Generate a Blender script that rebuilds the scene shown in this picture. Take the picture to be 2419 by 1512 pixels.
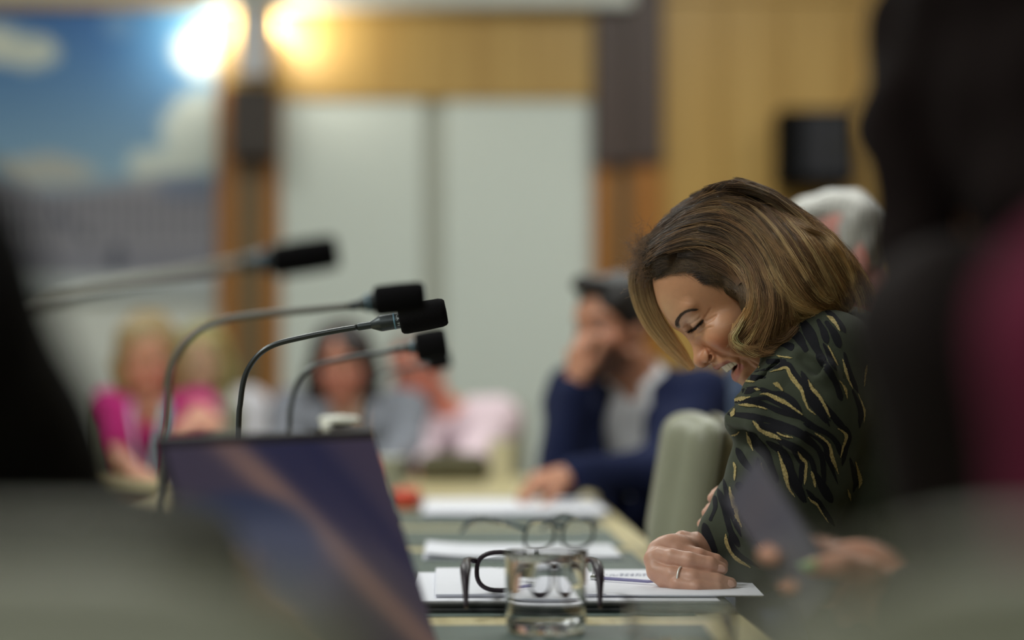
import bpy, bmesh, math, random
import numpy as np
from mathutils import Vector, Matrix
from mathutils.bvhtree import BVHTree
random.seed(7); RNG = np.random.default_rng(7)
for _o in list(bpy.data.objects): bpy.data.objects.remove(_o, do_unlink=True)
SC = bpy.context.scene; COL = SC.collection
PI = math.pi
# ------------------------------------------------------------------ camera
FPX = 85.0 / 36.0 * 2419.0          # focal length in pixels of the 2419 px wide frame
CAMZ = 1.023; HV = 900.0            # lens height, picture row of the horizon
cam = bpy.data.cameras.new('camera'); cam.lens = 85; cam.sensor_width = 36; cam.sensor_fit = 'HORIZONTAL'
cam.shift_y = (HV - 756.0) / 2419.0
cam.clip_start = 0.05; cam.clip_end = 60
cam.dof.use_dof = True; cam.dof.focus_distance = 3.10; cam.dof.aperture_fstop = 1.5
camo = bpy.data.objects.new('camera', cam); COL.objects.link(camo)
camo.location = (0, 0, CAMZ); camo.rotation_euler = (PI / 2, 0, 0); SC.camera = camo
# ------------------------------------------------------------------ view, world
SC.view_settings.view_transform = 'Standard'; SC.view_settings.look = 'None'
SC.view_settings.exposure = 0.16; SC.view_settings.gamma = 1.0; SC.view_settings.use_curve_mapping = False
try:
    SC.cycles.use_denoising = True
    SC.cycles.max_bounces = 9; SC.cycles.transmission_bounces = 10
    SC.cycles.caustics_refractive = False; SC.cycles.caustics_reflective = False
    SC.cycles.sample_clamp_indirect = 4.0
except Exception: pass
W = bpy.data.worlds.new('room_air'); SC.world = W; W.use_nodes = True
W.node_tree.nodes['Background'].inputs[0].default_value = (0.80, 0.90, 1.0, 1)
W.node_tree.nodes['Background'].inputs[1].default_value = 0.19
CEIL = 3.35
# ceiling luminaires out of view, the first added behind the lens as fill: (x, y, size x, size y, watts)
LIGHTS = [(-.7, -1.0, .6, 1.5, 36), (-2.1, 2.4, .6, 1.5, 58), (1.2, 4.6, .6, 1.5, 22), (-.9, 5.2, .6, 1.5, 30), (-2.2, 7.6, .6, 1.5, 30), (.7, 7.9, .6, 1.5, 30), (-2.3, .3, .6, 1.5, 20), (2.4, 7.2, .6, 1.5, 24)]
LCOL = (0.98, 1.0, 0.96)

def P(u, v, d):
    return np.array([(u - 1209.5) * d / FPX, d, CAMZ - (v - HV) * d / FPX])
def D(s): return FPX / s

# ------------------------------------------------------------------ linking, tagging
def lin(c):
    c = np.asarray(c, float) / 255.0
    return tuple(np.where(c <= .04045, c / 12.92, ((c + .055) / 1.055) ** 2.4))
def tag(o, label=None, cat=None, group=None, kind=None):
    if label: o['label'] = label
    if cat: o['category'] = cat
    if group: o['group'] = group
    if kind: o['kind'] = kind
    return o
def thing(name, label, cat, loc=(0, 0, 0), rz=0, group=None):
    o = bpy.data.objects.new(name, None); COL.objects.link(o)
    o.empty_display_size = .05
    o.location = loc; o.rotation_euler = (0, 0, rz)
    return tag(o, label, cat, group)
def link(name, me, mats, parent=None, smooth=True):
    o = bpy.data.objects.new(name, me); COL.objects.link(o)
    for m in (mats if isinstance(mats, (list, tuple)) else [mats]): me.materials.append(m)
    if smooth: me.polygons.foreach_set('use_smooth', np.ones(len(me.polygons), bool))
    if parent is not None: o.parent = parent
    return o
def dup(root, loc, rz, label=None, group=None):
    r = root.copy(); COL.objects.link(r); r.location = loc; r.rotation_euler = (0, 0, rz)
    if label: r['label'] = label
    if group: r['group'] = group
    for ch in list(root.children):
        c = ch.copy(); COL.objects.link(c); c.parent = r
        for g in list(ch.children):
            k = g.copy(); COL.objects.link(k); k.parent = c
    return r

# ------------------------------------------------------------------ materials
def mat(name, col, rough=.6, metal=0.0, noise=0.0, nscale=40.0, bump=0.0, bscale=200.0, spec=.5, sheen=0.0, attr=None, stretch=(1, 1, 1), col2=None, sss=0.0, coat=0.0, emit=0.0):
    m = bpy.data.materials.new(name); m.use_nodes = True; nt = m.node_tree; b = nt.nodes['Principled BSDF']
    c = (*lin(col), 1)
    b.inputs['Roughness'].default_value = rough; b.inputs['Metallic'].default_value = metal
    b.inputs['Specular IOR Level'].default_value = spec
    b.inputs['Sheen Weight'].default_value = sheen; b.inputs['Coat Weight'].default_value = coat
    if sss:
        b.inputs['Subsurface Weight'].default_value = sss; b.inputs['Subsurface Radius'].default_value = (1.0, .35, .2); b.inputs['Subsurface Scale'].default_value = .006
    tc = nt.nodes.new('ShaderNodeTexCoord'); mp = nt.nodes.new('ShaderNodeMapping'); mp.inputs['Scale'].default_value = stretch
    nt.links.new(tc.outputs['Object'], mp.inputs['Vector'])
    src = None
    if attr:
        a = nt.nodes.new('ShaderNodeAttribute'); a.attribute_name = attr; src = a.outputs['Color']
    if noise or col2:
        n = nt.nodes.new('ShaderNodeTexNoise'); n.inputs['Scale'].default_value = nscale; n.inputs['Detail'].default_value = 5
        nt.links.new(mp.outputs[0], n.inputs['Vector'])
        if col2:
            r = nt.nodes.new('ShaderNodeValToRGB'); r.color_ramp.elements[0].position = .35; r.color_ramp.elements[1].position = .65
            r.color_ramp.elements[0].color = c; r.color_ramp.elements[1].color = (*lin(col2), 1)
            nt.links.new(n.outputs['Fac'], r.inputs['Fac']); src = r.outputs['Color']
        else:
            h = nt.nodes.new('ShaderNodeHueSaturation'); mr = nt.nodes.new('ShaderNodeMapRange')
            mr.inputs['From Min'].default_value = .25; mr.inputs['From Max'].default_value = .75
            mr.inputs['To Min'].default_value = 1 - noise; mr.inputs['To Max'].default_value = 1 + noise
            nt.links.new(n.outputs['Fac'], mr.inputs['Value']); nt.links.new(mr.outputs[0], h.inputs['Value'])
            if src: nt.links.new(src, h.inputs['Color'])
            else: h.inputs['Color'].default_value = c
            src = h.outputs['Color']
    if src: nt.links.new(src, b.inputs['Base Color'])
    else: b.inputs['Base Color'].default_value = c
    if bump:
        n2 = nt.nodes.new('ShaderNodeTexNoise'); n2.inputs['Scale'].default_value = bscale; n2.inputs['Detail'].default_value = 4
        bp = nt.nodes.new('ShaderNodeBump'); bp.inputs['Strength'].default_value = bump; bp.inputs['Distance'].default_value = .002
        nt.links.new(mp.outputs[0], n2.inputs['Vector']); nt.links.new(n2.outputs['Fac'], bp.inputs['Height']); nt.links.new(bp.outputs[0], b.inputs['Normal'])
    if emit:
        if src: nt.links.new(src, b.inputs['Emission Color'])
        else: b.inputs['Emission Color'].default_value = c
        b.inputs['Emission Strength'].default_value = emit
    return m
def glass_mat(name, ior=1.45, col=(1, 1, 1)):
    m = bpy.data.materials.new(name); m.use_nodes = True; nt = m.node_tree; b = nt.nodes['Principled BSDF']
    b.inputs['Base Color'].default_value = (*col, 1); b.inputs['Transmission Weight'].default_value = 1.0
    b.inputs['Roughness'].default_value = 0.0; b.inputs['IOR'].default_value = ior
    return m

# ------------------------------------------------------------------ mesh helpers
def mesh_np(name, V, F):
    me = bpy.data.meshes.new(name); V = np.asarray(V, np.float32); F = np.asarray(F, np.int32)
    me.vertices.add(len(V)); me.vertices.foreach_set('co', V.ravel())
    n = F.shape[1]
    me.loops.add(F.size); me.loops.foreach_set('vertex_index', F.ravel())
    me.polygons.add(len(F)); me.polygons.foreach_set('loop_start', np.arange(0, F.size, n, dtype=np.int32))
    me.polygons.foreach_set('loop_total', np.full(len(F), n, np.int32))
    me.update(calc_edges=True); me.validate(); return me
def set_col(me, C, name='tint'):
    a = me.color_attributes.new(name, 'FLOAT_COLOR', 'POINT')
    C = np.asarray(C, np.float32); C4 = np.ones((len(C), 4), np.float32); C4[:, :3] = C
    a.data.foreach_set('color', C4.ravel())
class MB:
    """collects simple shapes into one mesh"""
    def __init__(s): s.bm = bmesh.new()
    def box(s, c, h, R=None, bev=0.0, seg=2, mi=0):
        t = bmesh.new(); bmesh.ops.create_cube(t, size=1)
        for v in t.verts: v.co = Vector((v.co.x * 2 * h[0], v.co.y * 2 * h[1], v.co.z * 2 * h[2]))
        if bev: bmesh.ops.bevel(t, geom=list(t.edges), offset=bev, segments=seg, affect='EDGES', profile=.5)
        M = Matrix(R) if R is not None else Matrix.Identity(3)
        for v in t.verts: v.co = M @ v.co + Vector(c)
        return s._join(t, mi)
    def _join(s, t, mi=0):
        base = [s.bm.verts.new(v.co) for v in t.verts]; t.verts.index_update()
        for f in t.faces:
            try:
                nf = s.bm.faces.new([base[v.index] for v in f.verts]); nf.material_index = mi
            except ValueError: pass
        t.free(); return s
    def tube(s, pts, r, n=12, cap=True, mi=0):
        pts = [Vector(p) for p in pts]; m = len(pts); rs = r if isinstance(r, (list, tuple, np.ndarray)) else [r] * m
        rings = []; ref = None
        for i, p in enumerate(pts):
            t = (pts[min(i + 1, m - 1)] - pts[max(i - 1, 0)]).normalized()
            if ref is None:
                ref = t.orthogonal().normalized()
            ref = (ref - t * ref.dot(t)).normalized(); b = t.cross(ref)
            rings.append([s.bm.verts.new(p + (ref * math.cos(2 * PI * k / n) + b * math.sin(2 * PI * k / n)) * rs[i]) for k in range(n)])
        for a, b in zip(rings, rings[1:]):
            for k in range(n):
                f = s.bm.faces.new([a[k], a[(k + 1) % n], b[(k + 1) % n], b[k]]); f.material_index = mi
        if cap:
            s.bm.faces.new(rings[0][::-1]).material_index = mi; s.bm.faces.new(rings[-1]).material_index = mi
        return s
    def loop_tube(s, pts, r, n=10, flat=1.0):
        pts = [Vector(p) for p in pts]; m = len(pts); rings = []
        c = sum(pts, Vector()) / m
        for i, p in enumerate(pts):
            t = (pts[(i + 1) % m] - pts[i - 1]).normalized(); o = (p - c); o = (o - t * o.dot(t)).normalized(); b = t.cross(o)
            rings.append([s.bm.verts.new(p + (o * math.cos(2 * PI * k / n) + b * flat * math.sin(2 * PI * k / n)) * r) for k in range(n)])
        for i in range(m):
            a, b = rings[i], rings[(i + 1) % m]
            for k in range(n): s.bm.faces.new([a[k], a[(k + 1) % n], b[(k + 1) % n], b[k]])
        return s
    def lathe(s, prof, c=(0, 0, 0), axis=(0, 0, 1), n=40, mi=0, closed=False):
        ax = Vector(axis).normalized(); e1 = ax.orthogonal().normalized(); e2 = ax.cross(e1); c = Vector(c); rings = []
        for r, z in prof:
            if r < 1e-7: rings.append([s.bm.verts.new(c + ax * z)])
            else: rings.append([s.bm.verts.new(c + ax * z + (e1 * math.cos(2 * PI * k / n) + e2 * math.sin(2 * PI * k / n)) * r) for k in range(n)])
        pairs = list(zip(rings, rings[1:])) + ([(rings[-1], rings[0])] if closed else [])
        for a, b in pairs:
            for k in range(n):
                q = [a[k % len(a)], a[(k + 1) % len(a)], b[(k + 1) % len(b)], b[k % len(b)]]
                u = []
                for v in q:
                    if v not in u: u.append(v)
                if len(u) > 2:
                    f = s.bm.faces.new(u); f.material_index = mi
        return s
    def build(s, name, mats, parent=None, smooth=False, auto=None):
        bmesh.ops.recalc_face_normals(s.bm, faces=list(s.bm.faces))
        me = bpy.data.meshes.new(name); s.bm.to_mesh(me); s.bm.free()
        o = link(name, me, mats, parent, smooth or auto is not None)
        if auto is not None:
            bm = bmesh.new(); bm.from_mesh(me)
            for e in bm.edges:
                if len(e.link_faces) == 2 and e.calc_face_angle(0) > auto: e.smooth = False
            bm.to_mesh(me); bm.free()
        return o
def spline(pts, n=8):
    """Catmull-Rom through the points"""
    p = [np.asarray(q, float) for q in pts]; p = [2 * p[0] - p[1]] + p + [2 * p[-1] - p[-2]]; out = []
    for i in range(1, len(p) - 2):
        for k in range(n):
            t = k / n
            out.append(.5 * (2 * p[i] + (p[i + 1] - p[i - 1]) * t + (2 * p[i - 1] - 5 * p[i] + 4 * p[i + 1] - p[i + 2]) * t * t + (3 * p[i] - p[i - 1] - 3 * p[i + 1] + p[i + 2]) * t ** 3))
    out.append(p[-2]); return np.array(out)

# ------------------------------------------------------------------ signed distance modelling
def cap(a, b, ra, rb=None, k=.02, op='u'): return (op, 'cap', (np.asarray(a, float), np.asarray(b, float), ra, ra if rb is None else rb), k)
def ell(c, r, R=None, k=.02, op='u'): return (op, 'ell', (np.asarray(c, float), np.asarray(r, float), np.eye(3) if R is None else np.asarray(R, float)), k)
def rbox(c, h, rd, R=None, k=.02, op='u'): return (op, 'box', (np.asarray(c, float), np.asarray(h, float), rd, np.eye(3) if R is None else np.asarray(R, float)), k)
def chain(pts, rs, k=.01, op='u'): return [cap(pts[i], pts[i + 1], rs[i], rs[i + 1], k, op) for i in range(len(pts) - 1)]
def pbb(p):
    _, kind, q, k = p
    if kind == 'cap':
        r = max(q[2], q[3]); return np.minimum(q[0], q[1]) - r, np.maximum(q[0], q[1]) + r
    if kind == 'ell': r = np.max(q[1]); return q[0] - r, q[0] + r
    r = np.linalg.norm(q[1]); return q[0] - r, q[0] + r
def pev(p, X, Y, Z):
    _, kind, q, k = p
    if kind == 'cap':
        a, b, ra, rb = q; ab = b - a; L = max(float(ab @ ab), 1e-12)
        t = np.clip(((X - a[0]) * ab[0] + (Y - a[1]) * ab[1] + (Z - a[2]) * ab[2]) / L, 0, 1)
        return np.sqrt((X - a[0] - t * ab[0]) ** 2 + (Y - a[1] - t * ab[1]) ** 2 + (Z - a[2] - t * ab[2]) ** 2) - (ra + t * (rb - ra))
    c = q[0]; R = q[-1]; x, y, z = X - c[0], Y - c[1], Z - c[2]
    l = [R[i][0] * x + R[i][1] * y + R[i][2] * z for i in range(3)]
    if kind == 'ell':
        r = q[1]; k0 = np.sqrt(sum((l[i] / r[i]) ** 2 for i in range(3))); k1 = np.sqrt(sum((l[i] / r[i] ** 2) ** 2 for i in range(3)))
        return k0 * (k0 - 1) / np.maximum(k1, 1e-9)
    h, rd = q[1], q[2]; e = [np.abs(l[i]) - (h[i] - rd) for i in range(3)]
    return np.sqrt(sum(np.maximum(v, 0) ** 2 for v in e)) + np.minimum(np.maximum(np.maximum(e[0], e[1]), e[2]), 0) - rd
def sdf(prims, res, smooth=0, crop=None):
    lo = np.min([pbb(p)[0] for p in prims if p[0] == 'u'], 0) - 3 * res; hi = np.max([pbb(p)[1] for p in prims if p[0] == 'u'], 0) + 3 * res
    if crop is not None: lo = np.maximum(lo, crop[0]); hi = np.minimum(hi, crop[1])
    n = np.ceil((hi - lo) / res).astype(int) + 1
    A = np.full(n, 1.0, np.float32); ax = [(lo[i] + res * np.arange(n[i])).astype(np.float32) for i in range(3)]
    for p in prims:
        op, kind, q, k = p; b0, b1 = pbb(p); m = k + 2.5 * res
        if op == 'i': i0 = np.zeros(3, int); i1 = n
        else:
            i0 = np.clip(((b0 - m - lo) / res).astype(int), 0, n); i1 = np.clip(((b1 + m - lo) / res).astype(int) + 2, 0, n)
        if np.any(i1 <= i0): continue
        s = tuple(slice(i0[i], i1[i]) for i in range(3))
        d = pev(p, ax[0][s[0]][:, None, None], ax[1][s[1]][None, :, None], ax[2][s[2]][None, None, :]).astype(np.float32)
        a = A[s]; k = max(k, 1e-5)
        if op == 'u':
            h = np.clip(.5 + .5 * (a - d) / k, 0, 1); A[s] = a + (d - a) * h - k * h * (1 - h)
        else:
            if op == 's': d = -d
            h = np.clip(.5 - .5 * (a - d) / k, 0, 1); A[s] = a + (d - a) * h + k * h * (1 - h)
    A[0] = A[-1] = 1; A[:, 0] = A[:, -1] = 1; A[:, :, 0] = A[:, :, -1] = 1
    S = A < 0
    c = [S[i:n[0] - 1 + i, j:n[1] - 1 + j, l:n[2] - 1 + l] for i in (0, 1) for j in (0, 1) for l in (0, 1)]
    anyv = c[0].copy(); allv = c[0].copy()
    for q in c[1:]: anyv |= q; allv &= q
    idx = np.argwhere(anyv & ~allv); N = len(idx)
    offs = np.array([(i, j, l) for i in (0, 1) for j in (0, 1) for l in (0, 1)])
    val = np.stack([A[idx[:, 0] + o[0], idx[:, 1] + o[1], idx[:, 2] + o[2]] for o in offs], 1)
    acc = np.zeros((N, 3)); cnt = np.zeros(N)
    for a in range(8):
        for b in range(a + 1, 8):
            if np.abs(offs[a] - offs[b]).sum() != 1: continue
            va, vb = val[:, a], val[:, b]; mk = (va < 0) != (vb < 0)
            t = np.where(mk, va / np.where(mk, va - vb, 1), 0)
            acc += np.where(mk[:, None], offs[a] + t[:, None] * (offs[b] - offs[a]), 0); cnt += mk
    V = lo + res * (idx + acc / cnt[:, None])
    vid = np.full(np.array(n) - 1, -1, np.int32); vid[idx[:, 0], idx[:, 1], idx[:, 2]] = np.arange(N)
    Fs = []
    for axn in range(3):
        s0 = [slice(0, None)] * 3; s1 = [slice(0, None)] * 3; s0[axn] = slice(0, -1); s1[axn] = slice(1, None)
        a, b = S[tuple(s0)], S[tuple(s1)]; e = np.argwhere(a != b); o1, o2 = (axn + 1) % 3, (axn + 2) % 3
        e = e[(e[:, o1] > 0) & (e[:, o2] > 0) & (e[:, o1] < n[o1] - 1) & (e[:, o2] < n[o2] - 1)]
        inside = a[e[:, 0], e[:, 1], e[:, 2]]
        def g(d1, d2):
            f = e.copy(); f[:, o1] -= d1; f[:, o2] -= d2; return vid[f[:, 0], f[:, 1], f[:, 2]]
        q = np.stack([g(1, 1), g(0, 1), g(0, 0), g(1, 0)], 1); q[~inside] = q[~inside][:, ::-1]; Fs.append(q)
    F = np.concatenate(Fs); F = F[(F >= 0).all(1)]
    for _ in range(smooth): V = relax(V, F)
    return V, F
def relax(V, F, w=.5):
    acc = np.zeros_like(V); cnt = np.zeros(len(V))
    for i in range(4):
        for j in (1, 3):
            np.add.at(acc, F[:, i], V[F[:, (i + j) % 4]]); np.add.at(cnt, F[:, i], 1)
    return V + w * (acc / np.maximum(cnt, 1)[:, None] - V)
def normals(V, F):
    fn = np.cross(V[F[:, 2]] - V[F[:, 0]], V[F[:, 3]] - V[F[:, 1]]); N = np.zeros_like(V)
    for i in range(4): np.add.at(N, F[:, i], fn)
    return N / np.maximum(np.linalg.norm(N, axis=1), 1e-12)[:, None]
def sdf_obj(name, prims, res, mats, parent=None, smooth=1, colf=None, disp=None):
    V, F = sdf(prims, res, smooth)
    if disp is not None: V = disp(V, normals(V, F))
    me = mesh_np(name, V, F)
    if colf is not None: set_col(me, colf(V))
    return link(name, me, mats, parent)
def unit(v): v = np.asarray(v, float); return v / np.linalg.norm(v)
def wob(V, amp, sc, seed=0):
    r = np.random.default_rng(seed); o = np.zeros(len(V))
    for i in range(10):
        k = r.normal(size=3) * sc; o += np.sin(V @ k + r.uniform(0, 6.28))
    return amp * o / 3.2
# ------------------------------------------------------------------ shared materials
def wood(name, c1, c2, rough=.45, vert=True, sc=9):
    return mat(name, c1, rough=rough, col2=c2, nscale=sc, stretch=(3, 3, .12) if vert else (3, .2, 3), bump=.05, bscale=60)
M = {}
M['yellow_wood'] = wood('honey veneer', (184, 150, 82), (168, 132, 66))
M['wall_wood'] = wood('golden veneer', (190, 153, 82), (176, 137, 64), sc=6)
M['orange_wood'] = wood('amber veneer', (166, 106, 30), (148, 92, 22))
M['strip'] = wood('olive strip', (112, 92, 58), (102, 82, 50))
M['dark_wood'] = wood('dark walnut', (72, 54, 46), (60, 44, 37), rough=.5)
M['block'] = wood('wenge', (50, 37, 26), (42, 32, 24))
M['panel'] = mat('white panel fabric', (212, 219, 211), rough=.9, noise=.03, nscale=30, bump=.1, bscale=500)
M['joint'] = mat('grey joint strip', (172, 174, 162), rough=.8, noise=.04)
M['plaster'] = mat('off white plaster', (214, 216, 208), rough=.9, noise=.03, nscale=8, bump=.06, bscale=90)
M['carpet'] = mat('grey green carpet', (78, 84, 80), rough=1, col2=(66, 72, 70), nscale=300, bump=.6, bscale=900)
M['table'] = mat('pale ash wood', (206, 194, 150), rough=.35, col2=(192, 178, 132), nscale=7, stretch=(14, .6, 4), bump=.03)
M['inlay'] = mat('dark green leather', (72, 88, 82), rough=.5, noise=.06, nscale=25, bump=.15, bscale=700)
M['khaki'] = mat('khaki leather', (140, 141, 121), rough=.48, noise=.05, nscale=18, bump=.18, bscale=420)
M['khaki_dark'] = mat('olive leather piping', (84, 82, 62), rough=.5, noise=.05)
M['black_metal'] = mat('black metal', (30, 32, 34), rough=.32, metal=.3, noise=.05, spec=.6)
M['mic_tube'] = mat('satin black tube', (66, 69, 70), rough=.32, metal=.6, noise=.04)
M['mic_body'] = mat('gunmetal', (58, 64, 66), rough=.4, metal=.5, noise=.04)
M['foam'] = mat('black foam', (26, 25, 27), rough=1, col2=(18, 17, 19), nscale=900, bump=.9, bscale=1400, spec=.1)
M['teal_ring'] = mat('pale blue ring', (108, 150, 172), rough=.5, noise=.03)
M['ink_white'] = mat('white print', (205, 212, 215), rough=.6, noise=.02)
M['paper'] = mat('white paper', (226, 227, 236), rough=.85, noise=.015, nscale=60)
M['ink'] = mat('grey blue ink', (120, 124, 150), rough=.8, noise=.02)
M['folder'] = mat('black folder', (36, 40, 42), rough=.5, noise=.08, bump=.2)
M['chrome'] = mat('polished metal', (205, 206, 204), rough=.15, metal=1, noise=.02)
M['gold'] = mat('pale gold', (205, 178, 120), rough=.2, metal=1, noise=.02)
M['glass'] = glass_mat('clear glass', 1.45); M['water'] = glass_mat('water', 1.33); M['lens'] = glass_mat('lens', 1.02)
M['frame_dark'] = mat('dark brown acetate', (40, 30, 40), rough=.38, noise=.1, spec=.3)
M['frame_green'] = mat('dark green acetate', (52, 62, 58), rough=.3, noise=.1)
M['plastic_black'] = mat('black plastic', (20, 20, 21), rough=.4, noise=.05)
M['plastic_grey'] = mat('grey plastic', (70, 70, 74), rough=.5, noise=.05)
M['white_plastic'] = mat('white plastic', (226, 226, 216), rough=.4, noise=.02)
M['diffuser'] = mat('lit diffuser', (240, 250, 245), rough=.6, emit=1.6, noise=.01)

# ------------------------------------------------------------------ the room
BY = 10.0; SB = FPX / BY
def bx(u): return (u - 1209.5) / SB
def bz(v): return CAMZ - (v - HV) / SB
XL, XR, YN = -5.0, 4.2, -3.2
def slab(name, lo, hi, m, bev=0.0, kind='structure', parent=None):
    lo, hi = np.array(lo, float), np.array(hi, float)
    o = MB().box((lo + hi) / 2, (hi - lo) / 2, bev=bev).build(name, m, parent)
    if kind and parent is None: o['kind'] = kind
    return o
slab('floor', (XL, YN, -.1), (XR, BY + .2, 0), M['carpet'])
slab('ceiling', (XL, YN, CEIL), (XR, BY + .2, CEIL + .1), M['plaster'])
slab('wall_left', (XL - .15, YN, 0), (XL, BY + .2, CEIL), M['panel'])
slab('wall_right', (XR, YN, 0), (XR + .15, BY + .2, CEIL), M['wall_wood'])
slab('wall_front', (XL, YN - .15, 0), (XR, YN, CEIL), M['plaster'])
slab('wall_back', (XL, BY, 0), (XR, BY + .15, CEIL), M['plaster'])
# wall cladding, each panel a piece of trim
TN = [0]
def trim(u0, u1, v0, v1, m, t=.03, z0=None, z1=None, bev=.004):
    TN[0] += 1
    return slab('trim_%d' % TN[0], (bx(u0), BY - t, bz(v1) if z0 is None else z0), (bx(u1), BY + .001, bz(v0) if z1 is None else z1), m, bev)
trim(664, 1000, 238, 0, M['panel'], .03, z0=.12)
trim(1050, 1384, 238, 0, M['panel'], .03, z0=.12)
trim(1000, 1050, 238, 0, M['joint'], .012, z0=.12)
trim(1384, 1398, 238, 0, M['plaster'], .02, z0=.12)
trim(664, 1402, 14, 238, M['yellow_wood'], .045)
trim(518, 664, -140, 212, M['yellow_wood'], .05)
trim(518, 664, 212, 900, M['orange_wood'], .05, z0=.12)
trim(566, 622, 385, 900, M['strip'], .065, z0=.12)
trim(1402, 1482, -220, 392, M['dark_wood'], .10)
trim(1482, 1562, -220, 388, M['dark_wood'], .13)
trim(1402, 1452, 392, 900, M['orange_wood'], .06, z0=.12)
trim(1452, 1486, 392, 900, M['strip'], .04, z0=.12)
trim(1486, 1562, 388, 900, M['orange_wood'], .09, z0=.12)
for a, b in ((1562, 1700), (1702, 1846), (1848, 1998), (2000, 2160), (2162, 2330), (2332, 2500), (2502, 2680), (2682, 2900)):
    trim(a, b, 4, 900, M['wall_wood'], .05, z0=.12)
trim(1562, 2900, -250, 0, M['wall_wood'], .045)
slab('trim_%d' % (TN[0] + 1), (bx(500), BY - .16, CAMZ + 888 * (BY - .16) / FPX), (bx(1492), BY + .001, bz(10) + .16), M['plaster'], .006)
slab('baseboard_back', (XL, BY - .06, 0), (XR, BY + .001, .12), M['dark_wood'], .005)
slab('baseboard_left', (XL - .001, YN, 0), (XL + .02, BY, .12), M['dark_wood'], .005)
slab('baseboard_right', (XR - .02, YN, 0), (XR + .001, BY, .12), M['dark_wood'], .005)

# printed wall mural: sky over a pale colonnade
def mural():
    u0, u1, v0, v1 = -420, 512, 22, 705
    nu, nv = 300, 220
    uu, vv = np.meshgrid(np.linspace(u0, u1, nu), np.linspace(v0, v1, nv))
    def lerp(a, b, t): return np.asarray(a)[None, None] * (1 - t[..., None]) + np.asarray(b)[None, None] * t[..., None]
    t = np.clip((vv - 40) / 380, 0, 1)
    C = lerp((44, 98, 160), (128, 160, 180), t)
    rgt = np.clip((uu - 250) / 220, 0, 1) * np.clip(1 - (vv - 60) / 200, 0, 1)  # sky painted paler near the sconce glow
    C = C + rgt[..., None] * (np.array((120, 180, 215)) - C)
    nz = sum(np.sin(uu * a + vv * b + c) for a, b, c in ((.021, .013, 1), (-.034, .045, 2), (.06, -.05, .4), (.011, -.028, 5))) / 4
    def blob(cu, cv, ru, rv, col, k=1.0):
        nonlocal C
        d = 1 - ((uu - cu) / ru) ** 2 - ((vv - cv) / rv) ** 2 + .35 * nz
        w = np.clip(d * 1.6, 0, 1) * k
        C = C * (1 - w[..., None]) + np.asarray(col) * w[..., None]
    blob(0, 105, 90, 55, (206, 210, 196)); blob(85, 125, 70, 48, (196, 202, 190)); blob(-160, 120, 140, 70, (200, 206, 200))
    blob(280, 62, 45, 28, (110, 146, 182), .7); blob(480, 125, 90, 70, (214, 220, 214))  # pale patch at the right: sconce glow painted into the print as a cloud
    blob(470, 320, 95, 130, (196, 204, 196)); blob(390, 395, 110, 60, (190, 198, 190)); blob(110, 405, 150, 42, (170, 168, 158), .9); blob(-250, 360, 170, 60, (180, 184, 180), .8)
    bl = np.clip((vv - 415 - 12 * np.sin(uu * .012)) / 40, 0, 1)
    C = C * (1 - bl[..., None]) + np.array((130, 128, 135)) * bl[..., None]
    blob(455, 440, 95, 38, (96, 108, 132), .8)
    colm = np.clip(np.sin(uu * 2 * PI / 27) * 1.5, 0, 1) * np.clip((vv - 455) / 20, 0, 1) * np.clip((575 - vv) / 15, 0, 1)
    shade = .35 + .3 * np.clip((240 - uu) / 200, 0, 1)
    C = C * (1 - (colm * shade)[..., None]) + np.array((40, 40, 52)) * (colm * shade)[..., None]
    for vb in (532, 585, 640):
        w = np.clip(1 - np.abs(vv - vb) / 9, 0, 1) * .35; C = C * (1 - w[..., None]) + np.array((176, 176, 182)) * w[..., None]
    low = np.clip((vv - 590) / 14, 0, 1) * np.clip((648 - vv) / 14, 0, 1) * .35
    C = C * (1 - low[..., None]) + np.array((92, 94, 112)) * low[..., None]
    for cu, cv, rr in ((136, 515, 12), (168, 530, 11), (278, 612, 18), (205, 560, 10), (-60, 540, 20), (-190, 600, 24)): blob(cu, cv, rr, rr * 2.2, (44, 50, 68), .8)
    st = np.clip((vv - 645) / 12, 0, 1); C = C * (1 - st[..., None]) + np.array((178, 184, 184)) * st[..., None]
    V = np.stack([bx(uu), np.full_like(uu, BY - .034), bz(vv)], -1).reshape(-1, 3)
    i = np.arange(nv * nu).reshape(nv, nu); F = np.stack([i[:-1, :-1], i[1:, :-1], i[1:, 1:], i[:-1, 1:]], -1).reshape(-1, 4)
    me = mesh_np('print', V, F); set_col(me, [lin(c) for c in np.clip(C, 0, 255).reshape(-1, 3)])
    r = thing('wall_mural', 'large framed sky mural over a pale colonnade on the back wall', 'picture', (bx(46), BY - .03, bz(700)))
    def loc(o): o.parent = r; o.matrix_parent_inverse = Matrix.Translation(-r.location)
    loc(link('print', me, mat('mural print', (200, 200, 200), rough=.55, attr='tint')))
    f = MB(); x0, x1, z0, z1 = bx(u0), bx(u1), bz(v1), bz(v0)
    f.box(((x0 + x1) / 2, BY - .015, (z0 + z1) / 2), ((x1 - x0) / 2, .015, (z1 - z0) / 2))
    loc(f.build('backing_board', M['plaster']))
    f = MB(); f.box(((x0 + x1) / 2, BY - .03, z1 + .02), ((x1 - x0) / 2, .03, .022), bev=.004); loc(f.build('top_rail', M['yellow_wood']))
mural()

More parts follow.
